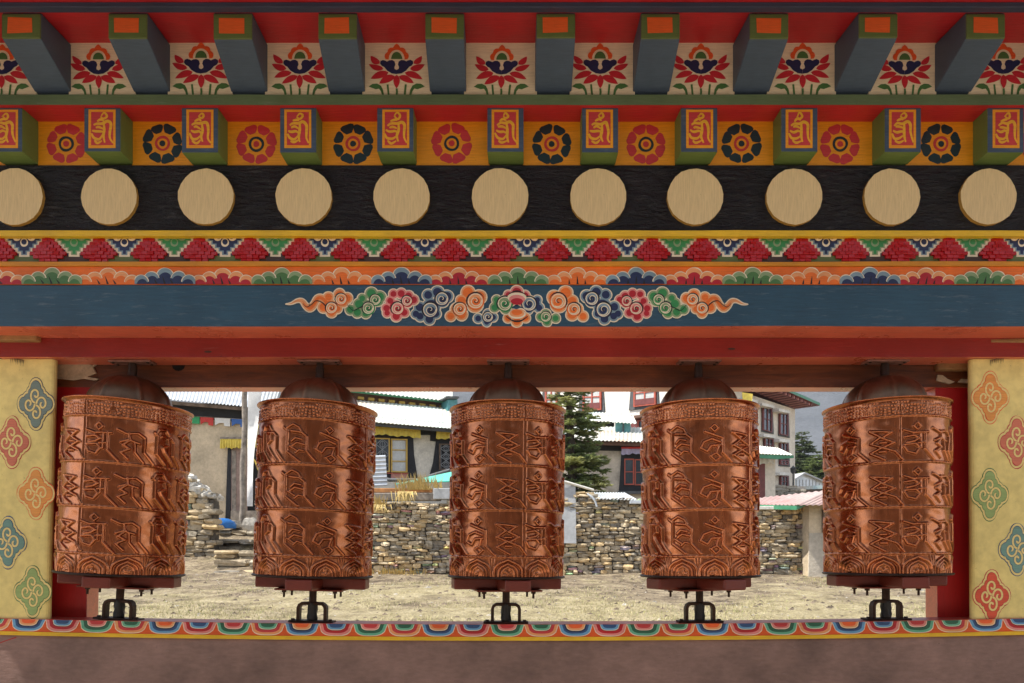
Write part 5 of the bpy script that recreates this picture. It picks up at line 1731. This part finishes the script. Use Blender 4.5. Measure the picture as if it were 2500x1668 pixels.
for k in range(34):
    t = k / 33
    p = Vector((A_.x, A_.y, 0)).lerp(Vector((B_.x, B_.y, 0)), t)
    q = p + pe.n * .95
    d2 = pe.d * .07
    mb.hexa([tuple((p - d2).to_3d() + Vector((0, 0, zr - .16))), tuple((p + d2) + Vector((0, 0, zr - .16))), tuple((q + d2) + Vector((0, 0, zr - .14))), tuple((q - d2) + Vector((0, 0, zr - .14))),
             tuple((p - d2) + Vector((0, 0, zr))), tuple((p + d2) + Vector((0, 0, zr))), tuple((q + d2) + Vector((0, 0, zr))), tuple((q - d2) + Vector((0, 0, zr)))], 'maroon_trim' if k % 2 else 'pink_panel')
mb.build('eave_rafters', hE)
mb = MB()
e0 = Vector((A_.x, A_.y, zr)); e1 = Vector((B_.x, B_.y, zr)) + pe.d * 1.0
pts = [e0 - pe.n * 5, e1 - pe.n * 5, e1 + pe.n * 1.1, e0 + pe.n * 1.1]
mb.hexa([tuple(p + Vector((0, 0, .002))) for p in (pts[3], pts[2], pts[1], pts[0])] + [tuple(p + Vector((0, 0, .16))) for p in (pts[3], pts[2])] + [tuple(p + Vector((0, 0, 1.1))) for p in (pts[1], pts[0])], 'green_trim', {0: 'maroon_trim'})
mb.build('roof', hE)
mb = MB(); q = [P(1812, 958, 33), P(1838, 962, 33), P(1836, 980, 33), P(1814, 978, 33)]
mb.add(q + [p + Vector((0, .05, 0)) for p in q], [(3, 2, 1, 0), (4, 5, 6, 7), (0, 1, 5, 4), (1, 2, 6, 5), (2, 3, 7, 6), (3, 0, 4, 7)], 'yellow_cloth')
tag(mb.build('prayer_flag'), 'small yellow prayer flag flying by the white building', 'flag')

hF = thing('porch_house', base_at(1870, 28), 'small cream porch with a white green edged roof in front of the tall cream building', 'porch')
pf = Wall((1840, 28), (1893, 28.2))
mb = MB(); pf.rect(mb, 1790, 1105, 1893, 1250, -3, 0, 'cream_plaster'); mb.build('wall', hF)
mb = MB(); pf.rect(mb, 1848, 1132, 1868, 1220, 0, .04, 'maroon_trim'); pf.rect(mb, 1838, 1140, 1849, 1205, .04, .06, 'red_trim'); mb.build('door', hF)
valance(pf, hF, 1800, 1118, 1888, 1132, .2, 'white_cloth', 0, n=40)
mb = MB(); corr(mb, pf.pt(1780, 1104, 1.0), pf.pt(1936, 1111, 1.0), pf.pt(1900, 1094, -2.5), pf.pt(1780, 1080, -2.5), .14, .016, 'white_wash'); mb.build('roof', hF)
mb = MB(); pf.prism(mb, [(1780, 1106), (1938, 1112), (1938, 1118), (1900, 1121), (1780, 1114)], .85, .95, 'green_trim'); mb.build('fascia', hF)

# shed at the right end of the long wall
hG = thing('wall_shed', base_at(2060, 14.6), 'rough plastered shed with faded pink tin roof beside the stone wall', 'shed')
pg = Wall((1975, 14.5), (2200, 14.5))
mb = MB(); pg.rect(mb, 1975, 1222, 2330, 1420, -2.5, 0, 'mud_plaster'); mb.build('wall', hG, bevel=.03)
mb = MB(); pg.prism(mb, [(1976, 1302), (2330, 1296), (2330, 1415), (1974, 1415)], .0, .03, 'grey_plaster'); mb.build('render_base', hG)
window(pg, hG, 2010, 1244, 2070, 1300, 'old_wood', 'window_glass', 2, 1, 3, .04)
mb = MB()
a, b, c, d = P(1838, 1231, 15.4), P(1945, 1233, 14.1), P(2030, 1196, 14.6), P(1850, 1216, 16.6)
corr(mb, a, b, c, d, .12, .012, 'pink_tin')
a2 = P(2340, 1233, 14.1); c2 = P(2340, 1190, 14.6)
corr(mb, b, a2, c2, c, .12, .012, 'pink_tin')
mb.build('roof', hG)
mb = MB()
for u, v in ((a, b), (b, c)):
    mb.add([u - Vector((0, 0, .015)), v - Vector((0, 0, .015)), v - Vector((0, 0, .10)), u - Vector((0, 0, .10))] + [p + Vector((0, .03, 0)) for p in (u - Vector((0, 0, .015)), v - Vector((0, 0, .015)), v - Vector((0, 0, .10)), u - Vector((0, 0, .10)))],
           [(3, 2, 1, 0), (4, 5, 6, 7), (0, 1, 5, 4), (2, 3, 7, 6)], 'green_trim')
mb.build('fascia', hG)
mb = MB(); box_px(mb, 1838, 1236, 1934, 1244, 14.75, .4, 'white_wash'); tag(mb.build('white_board', bevel=.01), 'white painted board lying on the wall under the pink roof', 'board')

hH = thing('metal_shed', base_at(1980, 48), 'pale blue grey metal shed with a low gable in front of the conifers', 'shed')
ph = Wall((1943, 48), (2010, 48.5))
mb = MB(); ph.prism(mb, [(1940, 1172), (1966, 1156), (2016, 1178), (2016, 1200), (1940, 1200)], -4, 0, 'zinc')
for x in range(1944, 2016, 8): ph.rect(mb, x, 1180 if x > 1992 else 1171, x + 1.4, 1200, 0, .03, 'grey_sheet')
mb.build('wall', hH)
mb = MB(); ph.prism(mb, [(1938, 1171), (1966, 1153), (2018, 1176), (2018, 1179), (1966, 1157), (1938, 1174)], -4.2, .3, 'grey_sheet'); mb.build('roof', hH)
mb = MB(); pq = Wall((1940, 44), (2020, 44)); pq.prism(mb, [(1940, 1188), (2030, 1184), (2030, 1193), (1940, 1196)], -1, 0, 'rust_tin')
tag(mb.build('low_roof'), 'strip of pale rusty roof in front of the metal shed', 'roof')
mb = MB(); pq.prism(mb, [(1940, 1196.5), (2030, 1193.5), (2030, 1225), (1940, 1225)], -1, -.1, 'old_wood'); tag(mb.build('low_wall'), 'dark low wall under the strip of rusty roof', 'wall')
Yf = 34.0
stone_wall('stone_wall', (px2x(1880, Yf), Yf), (px2x(1962, Yf), Yf), lambda u: CZ + 138 / FPX * Yf, lambda u: CZ + (168 - u * 5) / FPX * Yf, .5,
           'short grey stone wall in front of the tall cream building', 6, (.12, .2), (.2, .5), [(.30, .29, .27), (.24, .235, .22), (.36, .35, .32)])
lp = thing('street_lamp', base_at(1936, 36), 'thin dark lamp post at the corner of the tall cream building', 'street lamp')
mb = MB(); mb.cyl(P(1936.5, 1225, 36), P(1936.5, 1158, 36), .05, .035, 'black_paint', 8); mb.build('post', lp)
mb = MB(); c = P(1936.5, 1158, 36); mb.lathe([(.03, 0), (.13, .12), (.15, .28), (.17, .29), (.05, .40), (.0, .46)], 'slate_paint', 10, tuple(c)); mb.build('lantern', lp)

# ------------------------------------------------------------------ trees
def fir(name, base, H, Rm, n_whorl, seed, label, pal, kind='fir', dens=1.0, lean=0, z_lo=.08, shape=.85, group=None):
    r = random.Random(seed)
    t = thing(name, base, label, 'tree', group)
    b = Vector(base)
    mb = MB(); mb.tube([b + Vector((lean * k / 6 + .03 * math.sin(k), 0, H * k / 6 - .1)) for k in range(7)], lambda q: .028 * H * (1 - q) + .012, 'bark', 9)
    V, F, Cc = [], [], []
    def spray(p, d, L, c):
        """flat twig with needle blades"""
        d = d.normalized(); s = d.cross(Vector((0, 0, 1)))
        if s.length < .1: s = Vector((1, 0, 0))
        s.normalize(); up = s.cross(d)
        for k in range(5):
            q = p + d * (L * k / 5)
            for sg in (-1, 0, 1):
                e = (d * .75 + s * sg * .8 + up * r.uniform(-.3, .5)).normalized() * L * r.uniform(.34, .55)
                wv = e.cross(Vector((r.uniform(-1, 1), r.uniform(-1, 1), r.uniform(-1, 1)))).normalized() * L * .10
                i = len(V)
                V.extend([tuple(q - wv), tuple(q + wv), tuple(q + e)])
                F.append((i, i + 1, i + 2)); kk = r.uniform(.7, 1.25)
                Cc.extend([(c[0] * kk, c[1] * kk, c[2] * kk, 1)] * 3)
    for w_ in range(n_whorl):
        f = z_lo + (1 - z_lo) * (w_ + r.uniform(-.4, .4)) / n_whorl
        f = min(max(f, z_lo), .985)
        rad = Rm * (1 - f) ** shape * (.75 + .25 * min(1, (f - z_lo) / .12 + .3))
        nb = max(4, int((5 + 5 * (1 - f)) * dens))
        a0 = r.uniform(0, 6.28)
        for k in range(nb):
            if r.random() < .10: continue
            a = a0 + 6.283 * k / nb + r.uniform(-.3, .3)
            L = rad * r.uniform(.62, 1.18)
            o = b + Vector((lean * f, 0, H * f))
            pts = []
            up0 = r.uniform(.05, .35)
            for s_ in range(6):
                q = s_ / 5
                pts.append(o + Vector((math.cos(a) * L * q, math.sin(a) * L * q, L * (up0 * q - .42 * q * q + .22 * q ** 4))))
            mb.tube([pts[0], pts[2], pts[4]], lambda q: .006 * H * .35 * (1 - q) + .004, 'bark', 4)
            c = r.choice(pal); kb = r.uniform(.75, 1.3); c = tuple(x * kb for x in c)
            ns = max(3, int(L * 9 * dens))
            for s_ in range(ns):
                q = .18 + .82 * (s_ + r.random()) / ns
                i = min(int(q * 5), 4); p = pts[i].lerp(pts[i + 1], q * 5 - i)
                out = (pts[i + 1] - pts[i]).normalized()
                side = out.cross(Vector((0, 0, 1))).normalized()
                for sg in (-1, 1):
                    spray(p, out * .8 + side * sg * r.uniform(.3, 1.0) + Vector((0, 0, r.uniform(-.35, .15))), L * .26 * (1.15 - q * .5) + .06, c)
            spray(pts[-2], pts[-1] - pts[-2], L * .22 + .05, c)
    mb.build('trunk', t)
    m2 = MB(); m2.add(V, F, 'foliage'); o = m2.build('crown', t); add_tint(o, Cc)
    return t
FP = [(.20, .24, .09), (.25, .28, .10), (.34, .35, .13), (.15, .19, .07)]
yb = 17.2
fx = px2x(1400, yb)
fir('fir_tree', (fx, yb, gz(fx, yb)), 5.9, 1.30, 34, 21, 'dark green fir tree behind the stone wall beside the middle wheel', FP, dens=1.0, lean=-.15, z_lo=.20, shape=.72)
for k, (px, Y, top, rr, lab, s) in enumerate(((1958, 62, 1050, 2.4, 'tall conifer beside the tall cream building', 31), (1951, 58, 1118, 2.3, 'low dark conifer behind the metal shed, next to the cream building', 32),
                                              (2002, 56, 1106, 2.6, 'rounded light green conifer behind the metal shed', 33), (2040, 60, 1120, 2.6, 'conifer half hidden by the rightmost wheel', 34))):
    x = px2x(px, Y); z = gz(x, Y)
    H = CZ + (1350 - top) / FPX * Y - z
    pal = [(.19, .24, .08), (.24, .28, .10), (.14, .18, .06)] if k == 2 else [(.11, .14, .06), (.14, .17, .07), (.09, .12, .05)]
    fir('conifer', (x, Y, z), H, rr, 34, s, lab, pal, dens=1.1, shape=.45, z_lo=.05, group='conifers below the mountain')

# ------------------------------------------------------------------ far mountain side
mb = MB()
nxm, nym = 150, 60
V = []
for j in range(nym):
    for i in range(nxm):
        x = -1500 + 3600 * i / (nxm - 1); t = j / (nym - 1)
        y = 600 + 520 * t
        h = 6 + 330 * t
        h += 34 * t * mnoise.fractal((x * .0035, y * .0035, 3), 1.0, 2.0, 6) + 12 * mnoise.fractal((x * .02, y * .012, 8), 1.0, 2.0, 5) * min(1, t * 5)
        V.append((x, y + 60 * mnoise.noise((x * .004, t * 3, 1)), h))
mb.add(V, [(j * nxm + i, j * nxm + i + 1, (j + 1) * nxm + i + 1, (j + 1) * nxm + i) for j in range(nym - 1) for i in range(nxm - 1)], 'rock_face', True)
tag(mb.build('mountain', at=(0, 0, 0)), kind='structure')

# ------------------------------------------------------------------ the air
m = bpy.data.materials.new('air'); m.use_nodes = True
t = m.node_tree
t.nodes.remove(t.nodes['Principled BSDF'])
pv = t.nodes.new('ShaderNodeVolumePrincipled')
pv.inputs['Color'].default_value = (.74, .82, .95, 1)
pv.inputs['Density'].default_value = .00024
t.links.new(pv.outputs[0], t.nodes['Material Output'].inputs['Volume'])
MATS['air'] = m
mb = MB(); mb.box(-2700, 2700, -700, 2700, -1.5, 420, 'air'); tag(mb.build('haze'), kind='stuff')
